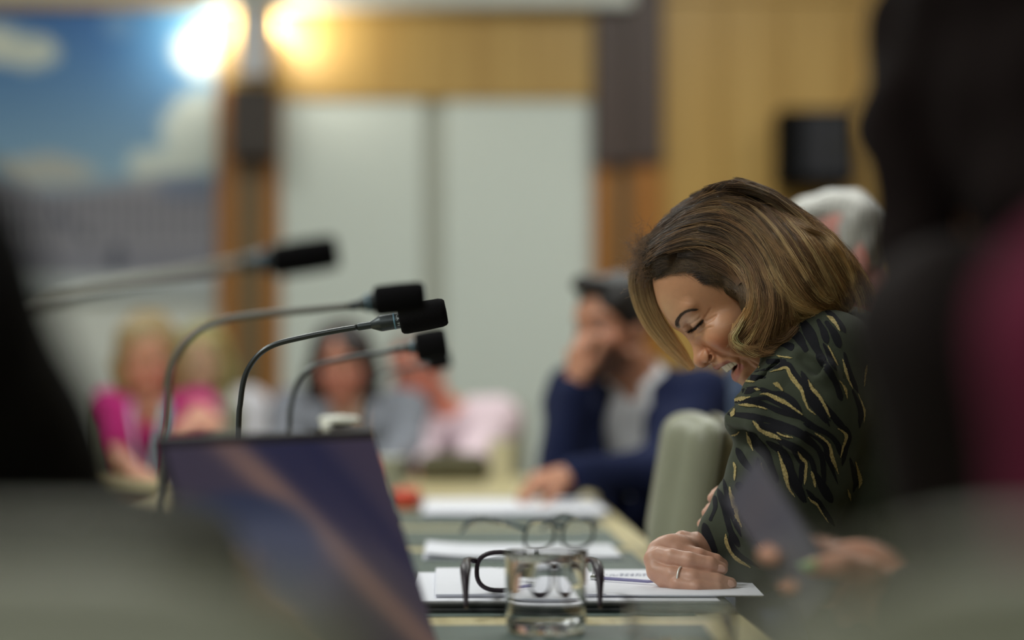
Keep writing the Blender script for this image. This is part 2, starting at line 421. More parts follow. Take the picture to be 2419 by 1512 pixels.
# white sconce on the wooden column, glowing to both sides
def sconce():
    x = bx(606); z = bz(90)
    r = thing('wall_sconce', 'white upright wall sconce glowing on both sides of the wooden column', 'wall lamp', (x, BY - .05, z))
    MB().box((0, -.065, .03), (.064, .008, .20), bev=.004).build('front_shield', mat('sconce shield', (216, 216, 220), rough=.7, noise=.02), r)
    MB().box((0, -.03, .03), (.03, .028, .18), bev=.004).build('lamp_body', M['white_plastic'], r)
    for s in (-1, 1):
        MB().tube([(s * .042, -.035, -.1), (s * .042, -.035, .17)], .009).build('lamp_tube', mat('lit tube', (255, 246, 226), emit=.8), r)
        l = bpy.data.lights.new('sconce_light', 'AREA'); l.shape = 'RECTANGLE'; l.size = .07; l.size_y = .36; l.energy = 3.2; l.color = (1, .95, .84)
        o = bpy.data.objects.new('sconce_light', l); COL.objects.link(o); o.parent = r; o.location = (s * .10 + (.03 if s > 0 else 0), -.125, .0)
        d = Vector((s * 1.0, .50 if s < 0 else .40, 0)); o.rotation_euler = d.to_track_quat('-Z', 'Z').to_euler()
    d = MB().box((0, 0, 0), (.09, .075, .145), bev=.006).build('wall_box', M['block'])
    d.location = (bx(606), BY - .125, bz(298)); tag(d, 'dark wenge block on the wooden column under the white sconce', 'wall block')
sconce()

def monitor():
    d = 9.7
    p0, p1 = P(1842, 432, d), P(2022, 256, d); c = (p0 + p1) / 2; hx, hz = (p1[0] - p0[0]) / 2, (p1[2] - p0[2]) / 2
    r = thing('wall_monitor', 'black wall-mounted monitor box on the golden wood wall above the white-haired person', 'monitor', (c[0], BY - .06, c[2]))
    MB().box((0, -.12, 0), (hx, .12, hz), bev=.012).build('housing', mat('matt black casing', (9, 9, 10), rough=.8, spec=.1, noise=.05), r)
    MB().box((.04, -.243, .005), (hx * .62, .004, hz * .86), bev=.003).build('screen', mat('grey screen', (44, 44, 48), rough=.6, spec=.2, noise=.05), r)
    MB().box((.085, -.249, -.005), (.045, .004, .035), bev=.002).build('control_panel', M['plastic_black'], r)
    MB().box((0, .01, 0), (.05, .03, .05), bev=.004).build('wall_bracket', M['black_metal'], r)
monitor()

for i, (x, y, sx, sy, w) in enumerate(LIGHTS):
    r = thing('ceiling_light', 'unseen long white ceiling light panel with a lit diffuser', 'ceiling light', (x, y, CEIL), 0, 'ceiling light panels')
    f = MB()
    for s in (-1, 1):
        f.box((s * (sx / 2 + .02), 0, -.02), (.02, sy / 2 + .04, .022), bev=.004); f.box((0, s * (sy / 2 + .02), -.02), (sx / 2, .02, .022), bev=.004)
    f.build('light_frame', M['white_plastic'], r)
    MB().box((0, 0, -.008), (sx / 2, sy / 2, .006)).build('diffuser', M['diffuser'], r)
    l = bpy.data.lights.new('panel_light', 'AREA'); l.shape = 'RECTANGLE'; l.size = sx; l.size_y = sy; l.energy = w; l.color = LCOL
    o = bpy.data.objects.new('panel_light', l); COL.objects.link(o); o.parent = r; o.location = (0, 0, -.03)

# ------------------------------------------------------------------ the tables
TZ = .74
def edge_x(y): return .2886 - .027 * (y - 2.66)
TR = math.atan(.027)                # the long table runs slightly off the line of sight
def committee_table():
    y0, y1 = 1.62, 6.45; wd = 1.05
    r = thing('committee_table', 'long pale ash table with dark green leather inlays', 'table', (edge_x(y0), y0, 0), TR)
    L = (y1 - y0) / math.cos(TR)
    MB().box((-wd / 2, L / 2, TZ - .02), (wd / 2, L / 2, .02), bev=.006).build('tabletop', M['table'], r)
    MB().box((-wd + .02, L / 2, .37), (.018, L / 2 - .05, .345), bev=.003).build('modesty_panel', M['orange_wood'], r)
    for k in range(4):
        MB().box((-wd / 2, .15 + k * (L - .3) / 3, .36), (wd / 2 - .12, .025, .36), bev=.004).build('leg', M['dark_wood'], r)
    for k in range(7):
        a = 1.70 + .6 * k - y0
        MB().box((-.055 - .31, a + .25, TZ + .0005), (.31, .245, .0013), bev=.001, seg=1).build('leather_inlay', M['inlay'], r)
committee_table()
def cross_table():
    r = thing('cross_table', 'pale ash table running across the far end of the room', 'table', (-1.3, 6.8, 0), 0)
    MB().box((.05, 0, TZ - .02), (1.5, .3, .02), bev=.006).build('tabletop', M['table'], r)
    MB().box((.05, -.26, .36), (1.42, .015, .34), bev=.003).build('modesty_panel', M['orange_wood'], r)
    for x in (-1.3, 0, 1.4): MB().box((x, .02, .36), (.025, .26, .36), bev=.004).build('leg', M['dark_wood'], r)
cross_table()

# ------------------------------------------------------------------ chairs
def make_chair():
    r = thing('leather_chair', 'chair', 'chair')
    seat = [rbox((0, .02, .44), (.25, .25, .05), .045), ell((0, .03, .475), (.21, .21, .035), k=.04)]
    sdf_obj('seat', seat, .012, M['khaki'], r)
    a = math.radians(9); R = np.array([[1, 0, 0], [0, math.cos(a), math.sin(a)], [0, -math.sin(a), math.cos(a)]])
    def bp(x, y, z): return np.array((0, -.235, .46)) + R.T @ np.array((x, y, z))
    back = [rbox(bp(0, 0, .255), (.262, .038, .252), .036, R), rbox(bp(0, .03, .39), (.21, .04, .12), .038, R, k=.03), rbox(bp(0, .035, .15), (.21, .045, .11), .042, R, k=.03)]
    sdf_obj('backrest', back, .010, M['khaki'], r)
    pts = [bp(x, -.014, z) for x, z in ((-.262, .05), (-.264, .44), (-.245, .494), (-.19, .509), (0, .511), (.19, .509), (.245, .494), (.264, .44), (.262, .05))]
    MB().tube(spline(pts, 6), .0075, 8).build('piping', M['khaki_dark'], r, smooth=True)
    for s in (-1, 1):
        g = MB(); g.tube(spline([(s * .27, .2, .44), (s * .29, .2, .58), (s * .29, .16, .645), (s * .29, -.06, .65), (s * .28, -.2, .62)], 6), .014, 10)
        arm = g.build('armrest', M['black_metal'], r, smooth=True)
        sdf_obj('arm_pad', [rbox((s * .29, .06, .662), (.028, .13, .017), .015)], .008, M['khaki'], arm)
    MB().tube([(0, 0, .09), (0, 0, .40)], .028, 16).build('gas_column', M['chrome'], r, smooth=True)
    b = MB()
    for k in range(5):
        t = 2 * PI * k / 5 + .3; b.tube([(0, 0, .11), (.17 * math.cos(t), .17 * math.sin(t), .095), (.3 * math.cos(t), .3 * math.sin(t), .075)], [.028, .02, .015], 8)
    base = b.build('star_base', M['black_metal'], r, smooth=True)
    for k in range(5):
        t = 2 * PI * k / 5 + .3; c = np.array((.3 * math.cos(t), .3 * math.sin(t), .03)); n = np.array((-math.sin(t), math.cos(t), 0))
        MB().tube([c - n * .014, c + n * .014], .03, 14).build('caster', M['plastic_black'], base)
    return r
CH0 = make_chair(); CH_USED = [0]
def chair(x, y, face, label):
    """face: direction the sitter looks, as an angle from +y towards -x"""
    if not CH_USED[0]:
        CH_USED[0] = 1; CH0.location = (x, y, 0); CH0.rotation_euler = (0, 0, face); CH0['label'] = label; CH0['group'] = 'leather chairs round the tables'; return CH0
    return dup(CH0, (x, y, 0), face, label, 'leather chairs round the tables')

# ------------------------------------------------------------------ microphones
def mic(pts, d, lab, foam, body0, fr, tube_r=.0046, text=False, tube_m=None):
    """pts: stem path in picture px at distance d; foam: two ends of the wind shield axis"""
    base = P(*pts[0], d); base[2] = TZ + .0015
    r = thing('microphone', lab, 'microphone', tuple(base), 0, 'gooseneck microphones along the long table')
    def L(p, dd=0): return P(p[0], p[1], d + dd) - base
    stem = [L(p) for p in pts]
    stem[0] = np.array((0, 0, .028)); path = spline(stem, 8)
    MB().tube(path, tube_r, 12).build('gooseneck', tube_m or M['mic_tube'], r, smooth=True)
    MB().lathe([(0, 0), (.062, 0), (.066, .004), (.062, .014), (.03, .022), (.012, .034), (0, .036)], n=32).build('stand_base', M['black_metal'], r, smooth=True)
    e = path[-1]; f0, f1 = L(foam[0]), L(foam[1]); ax = unit(f1 - f0)
    s = FPX / d; l0 = np.linalg.norm(L(body0) - e)
    lc = np.linalg.norm(f0 - e) + .006
    ax2 = unit(f0 + ax * .004 - e)
    prof = [(0, 0), (tube_r * 1.25, 0), (tube_r * 1.3, .001), (tube_r * 1.3, l0 - .001), (tube_r * 1.5, l0), (.0098, l0 + .010), (.0102, l0 + .012), (.0102, lc), (0, lc)]
    b = MB().lathe(prof, c=e, axis=ax2, n=28).build('capsule', M['mic_body'], r, auto=.6)
    rp = lc - .0145
    MB().lathe([(.0103, rp), (.0106, rp + .0003), (.0106, rp + .0017), (.0103, rp + .002)], c=e, axis=ax2, n=28, closed=True).build('colour_ring', M['teal_ring'], b, smooth=True)
    if text:
        cu = bpy.data.curves.new('lettering', 'FONT'); cu.body = 'CK 91'; cu.size = .0062; cu.align_x = 'CENTER'; cu.align_y = 'CENTER'; cu.extrude = .0002
        t = bpy.data.objects.new('lettering', cu); COL.objects.link(t)
        dg = bpy.context.evaluated_depsgraph_get(); me = bpy.data.meshes.new_from_object(t.evaluated_get(dg)); bpy.data.objects.remove(t, do_unlink=True)
        c = e + ax2 * (rp + .0062); nrm = np.array((0, -1., 0)); nrm = unit(nrm - ax2 * (nrm @ ax2)); yv = ax2; xv = np.cross(yv, nrm)
        for v in me.vertices:
            a = v.co.x / .0103; q = c + yv * v.co.y + (nrm * math.cos(a) + xv * math.sin(a)) * (.0104 + v.co.z)
            v.co = Vector(q)
        link('lettering', me, M['ink_white'], b, smooth=False)
    ln = np.linalg.norm(f1 - f0); prof = [(0, -.001), (fr * .8, -.001), (fr * .93, .0015), (fr * .98, .006), (fr, ln * .5), (fr * .97, ln - .008), (fr * .9, ln - .003), (fr * .78, ln - .0006), (0, ln)]
    w = MB().lathe(prof, c=f0, axis=ax, n=40).build('windscreen', M['foam'], r, smooth=True)
    return r
mic([(556, 1100), (563, 1022), (568, 950), (576, 898), (592, 862), (618, 832), (655, 812), (720, 796), (790, 782), (845, 773)], 3.05,
    'sharp slim microphone with a pale blue ring, third from the laptop corner', [(946, 757), (1055, 736)], (878, 765), .0188, .0036, True)
mic([(372, 1160), (384, 1080), (393, 1000), (399, 900), (416, 842), (452, 794), (505, 762), (600, 745), (700, 735), (828, 724)], 2.56,
    'blurred microphone rising just behind the near corner of the laptop lid', [(886, 712), (1006, 700)], (850, 721), .0168, .0040, tube_m=mat('highlight-toned tube', (112, 110, 104), rough=.45, metal=.4, noise=.04))  # ceiling highlight on the black tube painted as a greyer colour
mic([(-60, 1300), (-55, 1100), (-45, 900), (0, 800), (100, 722), (200, 688), (300, 668), (420, 648), (520, 630), (570, 622)], 2.02,
    'biggest, most blurred microphone whose neck comes from behind the black-suited sitter', [(642, 618), (800, 594)], (590, 620), .0150, .0050, tube_m=mat('pale highlight-toned tube', (150, 147, 138), rough=.5, metal=.3, noise=.04))  # overhead light on this tube painted in as pale grey
mic([(676, 1130), (683, 1020), (689, 950), (708, 895), (742, 866), (800, 850), (870, 838), (938, 826)], 3.85,
    'blurred microphone across the face of the dark-haired person in grey', [(984, 820), (1056, 808)], (958, 824), .0235, .0040)
mic([(850, 1120), (856, 1020), (864, 950), (880, 905), (905, 885), (950, 872), (990, 864)], 4.75,
    'farther small microphone half hidden below the next microphone head', [(1012, 858), (1066, 848)], (1000, 861), .0170, .0040)

# ------------------------------------------------------------------ laptop
def laptop():
    TL, TRr = P(370, 1026, FPX / 2600), P(880, 1010, FPX / 2300)
    wv = unit(TRr - TL); wv[2] = 0; wv = unit(wv)
    n = np.array((-wv[1], wv[0], 0)) * -1                      # towards the user
    if n[1] > 0: n = -n
    tilt = math.radians(21); up = np.array((0, 0, 1)) * math.cos(tilt) - n * math.sin(tilt)
    Wd = np.linalg.norm((TRr - TL)[:2]); H = (TL[2] - TZ - .012) / math.cos(tilt)
    bl = TL - up * H                                         # hinge end below TL
    org = np.array((bl[0] + wv[0] * Wd / 2, bl[1] + wv[1] * Wd / 2, TZ + .002))
    r = thing('laptop', 'open dark laptop with a dim blue and peach wallpaper on its screen', 'laptop', tuple(org))
    nrm = np.cross(wv, up); nrm = nrm if nrm @ n > 0 else -nrm
    Rl = np.stack([wv, up, nrm], 1)
    c = bl + wv * Wd / 2 + up * H / 2 - org
    lid = MB().box(c - nrm * .004, (Wd / 2, H / 2, .004), R=Rl, bev=.003).build('lid', mat('dark laptop shell', (44, 42, 50), rough=.4, metal=.3, noise=.03), r)
    nu, nv = 110, 80
    a, b = np.meshgrid(np.linspace(.008, .992, nu), np.linspace(.012, .95, nv))
    # picture on the screen, in the lid's own coordinates (a across, b up)
    px = 370 + 510 * a + (1 - b) * (232 - 27 * a); py = 1026 - 16 * a + (1 - b) * (640 - 70 * a)
    C = np.zeros(a.shape + (3,)) + np.array((56, 51, 66))
    def w_(e, k=22): return 1 / (1 + np.exp(-np.clip(e / k, -30, 30)))
    def mix(col, w):
        nonlocal C; C = C * (1 - w[..., None]) + np.array(col) * w[..., None]
    xs = 520 + (py - 1040) * 1.02                              # peach beam
    mix((34, 36, 62), w_(px - xs - 28, 10) * w_(1290 - py, 60))
    xs2 = 690 + (py - 1040) * .9
    mix((26, 30, 58), w_(px - xs2, 12) * w_(xs2 + 40 - px, 12) * .8)
    mix((58, 50, 66), w_(px - xs2 - 60, 16) * .75)
    mix((112, 88, 82), w_(px - xs + 48, 12) * w_(xs + 30 - px, 12) * w_(py - 1030, 30))
    arc = np.sqrt(((px - 560) / 200) ** 2 + ((py - 1330) / 150) ** 2)
    mix((38, 48, 72), w_(1 - arc, .05) * .9)
    mix((88, 92, 116), w_(.78 - np.sqrt(((px - 650) / 220) ** 2 + ((py - 1400) / 190) ** 2), .1) * .6)
    V = (bl - org) + (a[..., None] * Wd) * wv + (b[..., None] * H) * up + .0006 * nrm
    i = np.arange(nu * nv).reshape(nv, nu); F = np.stack([i[:-1, :-1], i[:-1, 1:], i[1:, 1:], i[1:, :-1]], -1).reshape(-1, 4)
    me = mesh_np('screen', V.reshape(-1, 3), F); set_col(me, [lin(q) for q in C.reshape(-1, 3)])
    sm = mat('laptop screen', (10, 10, 12), rough=.25, attr='tint', spec=.4); bs = sm.node_tree.nodes['Principled BSDF']
    at = [q for q in sm.node_tree.nodes if q.type == 'ATTRIBUTE'][0]
    sm.node_tree.links.new(at.outputs['Color'], bs.inputs['Emission Color']); bs.inputs['Emission Strength'].default_value = .8
    for l in list(bs.inputs['Base Color'].links): sm.node_tree.links.remove(l)
    bs.inputs['Base Color'].default_value = (.008, .008, .01, 1)
    link('screen', me, sm, lid)
    Rb = np.stack([wv, n, np.array((0, 0, 1.))], 1)
    kb = MB().box(bl + wv * Wd / 2 + n * .115 - org + np.array((0, 0, -.004)), (Wd / 2, .112, .0065), R=Rb, bev=.003).build('keyboard_deck', mat('laptop deck', (60, 60, 64), rough=.4, metal=.4, noise=.03), r)
    k = MB()
    for ry in range(5):
        for rx in range(13): k.box(bl + wv * (Wd * (.08 + .07 * rx)) + n * (.03 + .021 * ry) - org + np.array((0, 0, .0035)), (.0082, .0082, .0015), R=Rb, bev=.0008, seg=1)
    k.build('keys', M['plastic_black'], kb)
laptop()

# ------------------------------------------------------------------ drinking glasses
def tumbler(x, y, z, rad, h, level, lab):
    r = thing('water_glass', lab, 'glass', (x, y, z))
    t = .0022; bt = .010
    ro = lambda z: rad * (.955 + .045 * z / h); N_ = 14
    wl = [(ro(z), z) for z in np.linspace(.008, h - .0012, N_)]; wi = [(ro(z) - t, z) for z in np.linspace(h - .0012, bt + .005, N_)]
    pr = [(0, 0), (rad * .6, 0), (rad * .88, .0003), (rad * .925, .0022), (rad * .945, .005)] + wl + [(ro(h) - t * .25, h - .0003), (ro(h) - t * .75, h - .0003)] + wi + [(rad * .93 - t, bt + .0018), (rad * .88 - t, bt + .0003), (rad * .6, bt), (0, bt)]
    MB().lathe(pr, n=96).build('tumbler', M['glass'], r, auto=.9)
    g = .00025; ww = [(ro(z) - t - g, z) for z in np.linspace(bt + .006, h * level, N_)]
    MB().lathe([(0, bt + g), (rad * .6, bt + g), (rad * .88 - t, bt + g + .0004), (rad * .93 - t - g, bt + .0025)] + ww + [(0, h * level)], n=96).build('water', M['water'], r, auto=.7)
tumbler(.038, 2.70, TZ + .0022, .0465, .092, .88, 'clear water glass standing in front of the dark eyeglasses')
tumbler(.153, 2.20, TZ + .0022, .049, .078, .5, 'blurred low water glass near the hand with the phone')

# ------------------------------------------------------------------ papers
def sheets(name, lab, cat, c, hx, hy, n, rz, z0, group=None, jit=.004, curl=0.0, text=None):
    r = thing(name, lab, cat, (c[0], c[1], z0), rz, group); g = random.Random(int(c[1] * 1000))
    for k in range(n):
        bm = MB(); w, dpt = 10, 8; o = (g.uniform(-jit, jit), g.uniform(-jit, jit)); grid = []
        for i in range(w + 1):
            row = []
            for j in range(dpt + 1):
                x = -hx + 2 * hx * i / w; y = -hy + 2 * hy * j / dpt
                zz = k * .0014 + .0004 + (curl * max(0, (-x / hx - .35)) ** 2 * (1 - abs(y / hy) * .3) if k >= n - 2 else 0)
                row.append((bm.bm.verts.new((x + o[0], y + o[1], zz)), bm.bm.verts.new((x + o[0], y + o[1], zz + .0011))))
            grid.append(row)
        for i in range(w):
            for j in range(dpt):
                a, b, c2, d2 = grid[i][j], grid[i + 1][j], grid[i + 1][j + 1], grid[i][j + 1]
                bm.bm.faces.new([a[1], b[1], c2[1], d2[1]]); bm.bm.faces.new([d2[0], c2[0], b[0], a[0]])
        for i in range(w):
            for j in (0, dpt): bm.bm.faces.new([grid[i][j][0], grid[i + 1][j][0], grid[i + 1][j][1], grid[i][j][1]])
        for j in range(dpt):
            for i in (0, w): bm.bm.faces.new([grid[i][j][0], grid[i][j + 1][0], grid[i][j + 1][1], grid[i][j][1]])
        sh = bm.build('sheet', M['paper'], r)
        if text and k == n - 1:
            q = MB()
            for (lx0, ly, lx1) in text:
                xx = lx0
                while xx < lx1:
                    wl = g.uniform(.002, .007); q.box((xx + wl / 2, ly + g.uniform(-.001, .001), k * .0014 + .0018), (wl / 2, g.uniform(.0018, .0034), .0002)); xx += wl + g.uniform(.0015, .003)
            q.build('handwriting', M['ink'], sh)
    return r
def folder_stack():
    r = thing('folder_stack', 'stack of black document folders under the papers with the eyeglasses', 'folder', (.055, 3.165, TZ + .0018), TR * .5, 'black folders under the papers')
    for k in range(2):
        MB().box((.004 * k, -.003 * k, .003 + .0066 * k), (.215 - .012 * k, .235 - .004 * k, .0028), bev=.0015, seg=2).build('cover', M['folder'], r)
        MB().box((.006, .004, .0062 + .0066 * k - .0004), (.19, .22, .0007)).build('page_block', M['paper'], r)
folder_stack()
PZ1 = TZ + .0018 + .0134
sheets('paper_stack', 'white printed pages beneath the dark eyeglasses and pen', 'paper', (.005, 3.20), .105, .21, 3, .03, PZ1 + .0004, 'white papers on the long table', .002)
sheets('paper_sheet', 'white handwritten page under the ringed hand', 'paper', (.215, 3.19), .100, .20, 2, -.02, PZ1 + .0006, 'white papers on the long table', .002, 0, [(-.085, .085, -.03), (-.09, .10, -.02), (-.07, .115, .03)])
sheets('paper_stack', 'white pages with the green-framed eyeglasses lying on them', 'paper', (.015, 3.93), .155, .14, 4, .02, TZ + .0024, 'white papers on the long table', .003, .02)
sheets('paper_stack', 'thick stack of white paper before the sitter in the navy suit', 'paper', (-.0, 5.2), .19, .27, 9, .03, TZ + .0024, 'white papers on the long table', .004)
def pen():
    a, b = P(1398, 1366, 3.2), P(1548, 1384, 3.13); a[2] = b[2] = PZ1 + .0042 + .0035
    r = thing('ballpoint_pen', 'slim pen with a silver clip lying on the white page', 'pen', tuple(a)); v = b - a; L = np.linalg.norm(v); ax = v / L
    MB().lathe([(0, .018), (.0024, .018), (.0022, L - .012), (.0008, L), (0, L)], axis=ax, n=16).build('barrel', mat('lilac barrel', (134, 130, 170), rough=.3, noise=.03), r, smooth=True)
    MB().lathe([(0, -.001), (.0036, 0), (.004, .002), (.004, .017), (.0036, .019), (0, .019)], axis=ax, n=16).build('cap_end', M['chrome'], r, smooth=True)
    MB().box(np.array((0, 0, .006)) + ax * .003, (.0022, .0018, .008), bev=.0005).build('clip', M['chrome'], r)
pen()

# ------------------------------------------------------------------ eyeglasses
def eyeglasses(lab, m, loc, rz, pitch, thick, tipz=-.0005, s=1.0):
    r = thing('eyeglasses', lab, 'eyeglasses', loc, rz); R = Matrix.Rotation(pitch, 3, 'X')
    def q(x, y, z): return R @ (Vector((x, y, z)) * s)
    fr = MB(); rims = []
    for sx in (-1, 1):
        pts = []
        for k in range(36):
            t = 2 * PI * k / 36; cx, cz = math.cos(t), math.sin(t); e = .78
            x = sx * .0345 + .0275 * math.copysign(abs(cx) ** e, cx); z = .0235 + .0225 * math.copysign(abs(cz) ** e, cz) * (1.0 if cz > 0 else .98)
            pts.append(q(x, .25 * (abs(x) - .03) ** 2 * 20, z))
        rims.append(pts); fr.loop_tube(pts, thick * .5 * s, 8, .9)
    fr.tube([q(-.0085, 0, .033), q(0, -.002, .036), q(.0085, 0, .033)], thick * .55 * s, 8)
    fr.tube([q(-.008, 0, .041), q(0, -.001, .0425), q(.008, 0, .041)], thick * .3 * s, 8)
    f = fr.build('front_frame', m, r, smooth=True)
    for pts in rims:
        b = MB(); vs = [b.bm.verts.new(p) for p in pts]; b.bm.faces.new(vs)
        ve = bmesh.ops.extrude_face_region(b.bm, geom=list(b.bm.faces)); dv = R @ Vector((0, .0012, 0))
        for v in [e for e in ve['geom'] if isinstance(e, bmesh.types.BMVert)]: v.co += dv
        b.build('lens', M['lens'], f)
    for sx in (-1, 1):
        tp = spline([q(sx * .064, .006, .036), q(sx * .071, -.004, .037), q(sx * .0735, -.03, .036), q(sx * .075, -.085, .032), q(sx * .0755, -.115, .019), q(sx * .0745, -.138, tipz)], 6)
        n = len(tp); MB().tube(tp, [thick * s * (.62 + .5 * math.exp(-((i / n - .62) / .2) ** 2) - .25 * max(0, i / n - .8) / .2) for i in range(n)], 8).build('temple', m, r, smooth=True)
        MB().tube([q(sx * .0755, -.03, .036), q(sx * .0775, -.03, .036)], .0035 * s, 12).build('hinge_emblem', M['chrome'], f)
    return r
eyeglasses('dark brown eyeglasses standing on white pages behind the water glass', M['frame_dark'], (.022, 3.0, PZ1 + .0064), .02, -.05, .0056, -.013, 1.06)
eyeglasses('dark green eyeglasses lying on the next white pages, temples raised', M['frame_green'], (.070, 3.86, TZ + .0125), PI + .62, -.16, .0050, s=1.1)

# ------------------------------------------------------------------ small things on the table
def cup(x, y, z, rb, rt, h, lab, m, lid=None):
    r = thing('paper_cup', lab, 'cup', (x, y, z), 0, 'cream cups on the table')
    MB().lathe([(0, 0), (rb, 0), (rt, h), (rt + .002, h + .002), (rt - .002, h + .001), (rb - .002, .004), (0, .004)], n=32).build('cup_body', m, r, smooth=False, auto=.7)
    MB().lathe([(rt - .001, h - .002), (rt + .003, h - .001), (rt + .003, h + .003), (rt - .001, h + .002)], n=32, closed=True).build('rim', M['white_plastic'], r, smooth=True)
cream = mat('cream card', (206, 200, 172), rough=.7, noise=.03)
cup(-.285, 5.72, TZ + .001, .024, .033, .10, 'cream paper cup beside the red-orange case', cream)
cup(-.03, 6.72, TZ + .001, .028, .034, .115, 'tall cream cup on the cross table beside the olive pouch', cream)
def jug():
    x = (802 - 1209.5) / 1393
    r = thing('water_jug', 'dark insulated jug with a white disc lid behind the laptop', 'jug', (x, 4.1, TZ + .002))
    MB().lathe([(0, 0), (.042, 0), (.045, .004), (.045, .15), (.036, .195), (.022, .205), (0, .205)], n=36).build('jug_body', mat('dark jug', (58, 48, 44), rough=.4, noise=.05), r, smooth=True)
    MB().lathe([(0, .203), (.026, .207), (.035, .2135), (.0352, .2165), (.030, .221), (0, .2235)], n=36).build('lid', M['white_plastic'], r, smooth=True)
    MB().tube(spline([(-.020, -.03, .209), (-.019, -.038, .19), (-.017, -.046, .15)], 6), [.009] * 6 + [.006] * 6 + [.004], 10).build('spout', M['white_plastic'], r, smooth=True)
    MB().tube(spline([(.01, .043, .17), (.015, .075, .16), (.015, .078, .08), (.01, .044, .05)], 6), .008, 10).build('handle', M['plastic_black'], r, smooth=True)
jug()
def case():
    p = P(968, 1205, 5.35)
    r = thing('glasses_case', 'small red-orange case on the table beside the thick paper stack', 'case', (p[0] - .01, 5.35, TZ + .002))
    sdf_obj('case_body', [rbox((0, 0, .022), (.036, .07, .021), .02)], .006, mat('red orange shell', (196, 66, 40), rough=.4, noise=.05), r)
    MB().box((0, 0, .024), (.0365, .0705, .0012), bev=.0008).build('seam', M['plastic_black'], r)
case()
def pouch():
    r = thing('zip_pouch', 'dark olive pouch lying on the cross table', 'pouch', (-.165, 6.80, TZ + .001), .05)
    sdf_obj('pouch_body', [rbox((0, 0, .035), (.10, .06, .034), .02), ell((0, 0, .05), (.08, .045, .03), k=.03)], .008, mat('olive canvas', (82, 78, 56), rough=.8, noise=.1, bump=.3), r)
    MB().tube([(-.08, -.01, .078), (.08, -.01, .078)], .003, 8).build('zip', M['chrome'], r)
pouch()
sheets('paper_sheet', 'white sheets on the cross table at the elbow of the person in pink', 'paper', (-.83, 6.72), .09, .07, 4, .2, TZ + .001, None, .006, 0)
# ------------------------------------------------------------------ people
UPZ = np.array((0, 0, 1.0))
def fwd_of(a): return np.array((-math.sin(a), math.cos(a), 0))
class Head:
    def __init__(s, O, F, up=UPZ, scale=1.0):
        s.O = np.asarray(O, float); s.F = unit(F); u = np.asarray(up, float); s.U = unit(u - s.F * (u @ s.F)); s.L = np.cross(s.U, s.F); s.s = scale
    def __call__(s, f, u, l): return s.O + s.s * (f * s.F + u * s.U + l * s.L) / 1000
    def R(s): return np.stack([s.F, s.U, s.L])
    def local(s, V): return ((V - s.O) @ s.R().T) * 1000 / s.s
    def e(s, c, r, k=8, op='u'): return ell(s(*c), np.array(r) * s.s / 1000, s.R(), k / 1000, op)
    def c(s, a, b, ra, rb=None, k=6, op='u'): return cap(s(*a), s(*b), ra * s.s / 1000, (ra if rb is None else rb) * s.s / 1000, k / 1000, op)
def head_prims(h, jaw=1.0):
    q = [h.e((2, 35, 0), (97, 84, 73)), h.e((38, -40, 0), (58, 72, 57), 20)]
    for t in (-1, 1):
        q += [h.c((8, -58, 54 * t), (72, -104, 14 * t), 17 * jaw, 14, 16), h.e((60, -24, 40 * t), (27, 24, 24), 18), h.e((-4, -8, 74 * t), (17, 30, 9), 5), h.c((90, 25, 12 * t), (72, 28, 46 * t), 11, 9, 12)]
    q += [h.e((82, -104, 0), (17, 15, 20), 12), h.c((92, 6, 0), (108, -32, 0), 7, 9, 10), h.e((107, -37, 0), (11, 10, 12), 6)]
    for t in (-1, 1):
        q += [h.e((97, -41, 13 * t), (12, 9, 8), 5), h.e((95, 3, 32 * t), (16, 11, 16), 8, 's'), h.e((76, 2, 32 * t), (14, 11, 14), 5)]
    q += [h.c((96, -62, 0), (78, -66, 22 * 1), 6, 4, 6), h.c((96, -62, 0), (78, -66, -22), 6, 4, 6), h.c((92, -76, 0), (78, -71, 20), 7, 4, 6), h.c((92, -76, 0), (78, -71, -20), 7, 4, 6)]
    return q
def hand_prims(w, d, n, side, curl=(25, 30, 20), s=1.0, spread=4, thumb=(.65, .7, -.25), tcurl=15, k=.006):
    """w wrist, d towards the fingers, n back of the hand, side +1/-1: which way the thumb lies along n x d"""
    d = unit(d); n = unit(n - d * (np.asarray(n) @ d)); a = np.cross(n, d) * side; q = []
    Rm = np.stack([d, a, n])
    q.append(rbox(w + d * .046 * s, (.047 * s, .041 * s, .015 * s), .014 * s, Rm, k=.01))
    q.append(ell(w + d * .03 * s + a * .02 * s - n * .008 * s, (.032 * s, .018 * s, .017 * s), Rm, k=.01))
    for i, (ls, r) in enumerate(((.96, .0088), (1.06, .0091), (1.0, .0087), (.8, .0077))):
        p = w + d * (.086 - .004 * abs(i - 1)) * s + a * (.030 - .0195 * i) * s; ang = 0; sp = math.radians(spread * (1.2 - i))
        dd = d * math.cos(sp) + a * math.sin(sp); pts = [p - dd * .012 * s, p]; c = curl[i] if isinstance(curl[0], (tuple, list)) else curl
        for L_, cu in zip((.043, .027, .022), c):
            ang += math.radians(cu); p = p + (dd * math.cos(ang) - n * math.sin(ang)) * L_ * ls * s; pts.append(p)
        q += chain(pts, [r * s * m for m in (1.1, 1.08, 1.0, .92, .78)], k * .6)
    t = unit(d * thumb[0] + a * thumb[1] + n * thumb[2]); p = w + d * .022 * s + a * .026 * s - n * .006 * s; pts = [p]
    for j, L_ in enumerate((.044, .033, .026)):
        p = p + t * L_ * s; pts.append(p); cz = math.radians(tcurl); t = unit(t * math.cos(cz) + d * math.sin(cz))
    q += chain(pts, [.014 * s, .0115 * s, .0102 * s, .0082 * s], k)
    return q
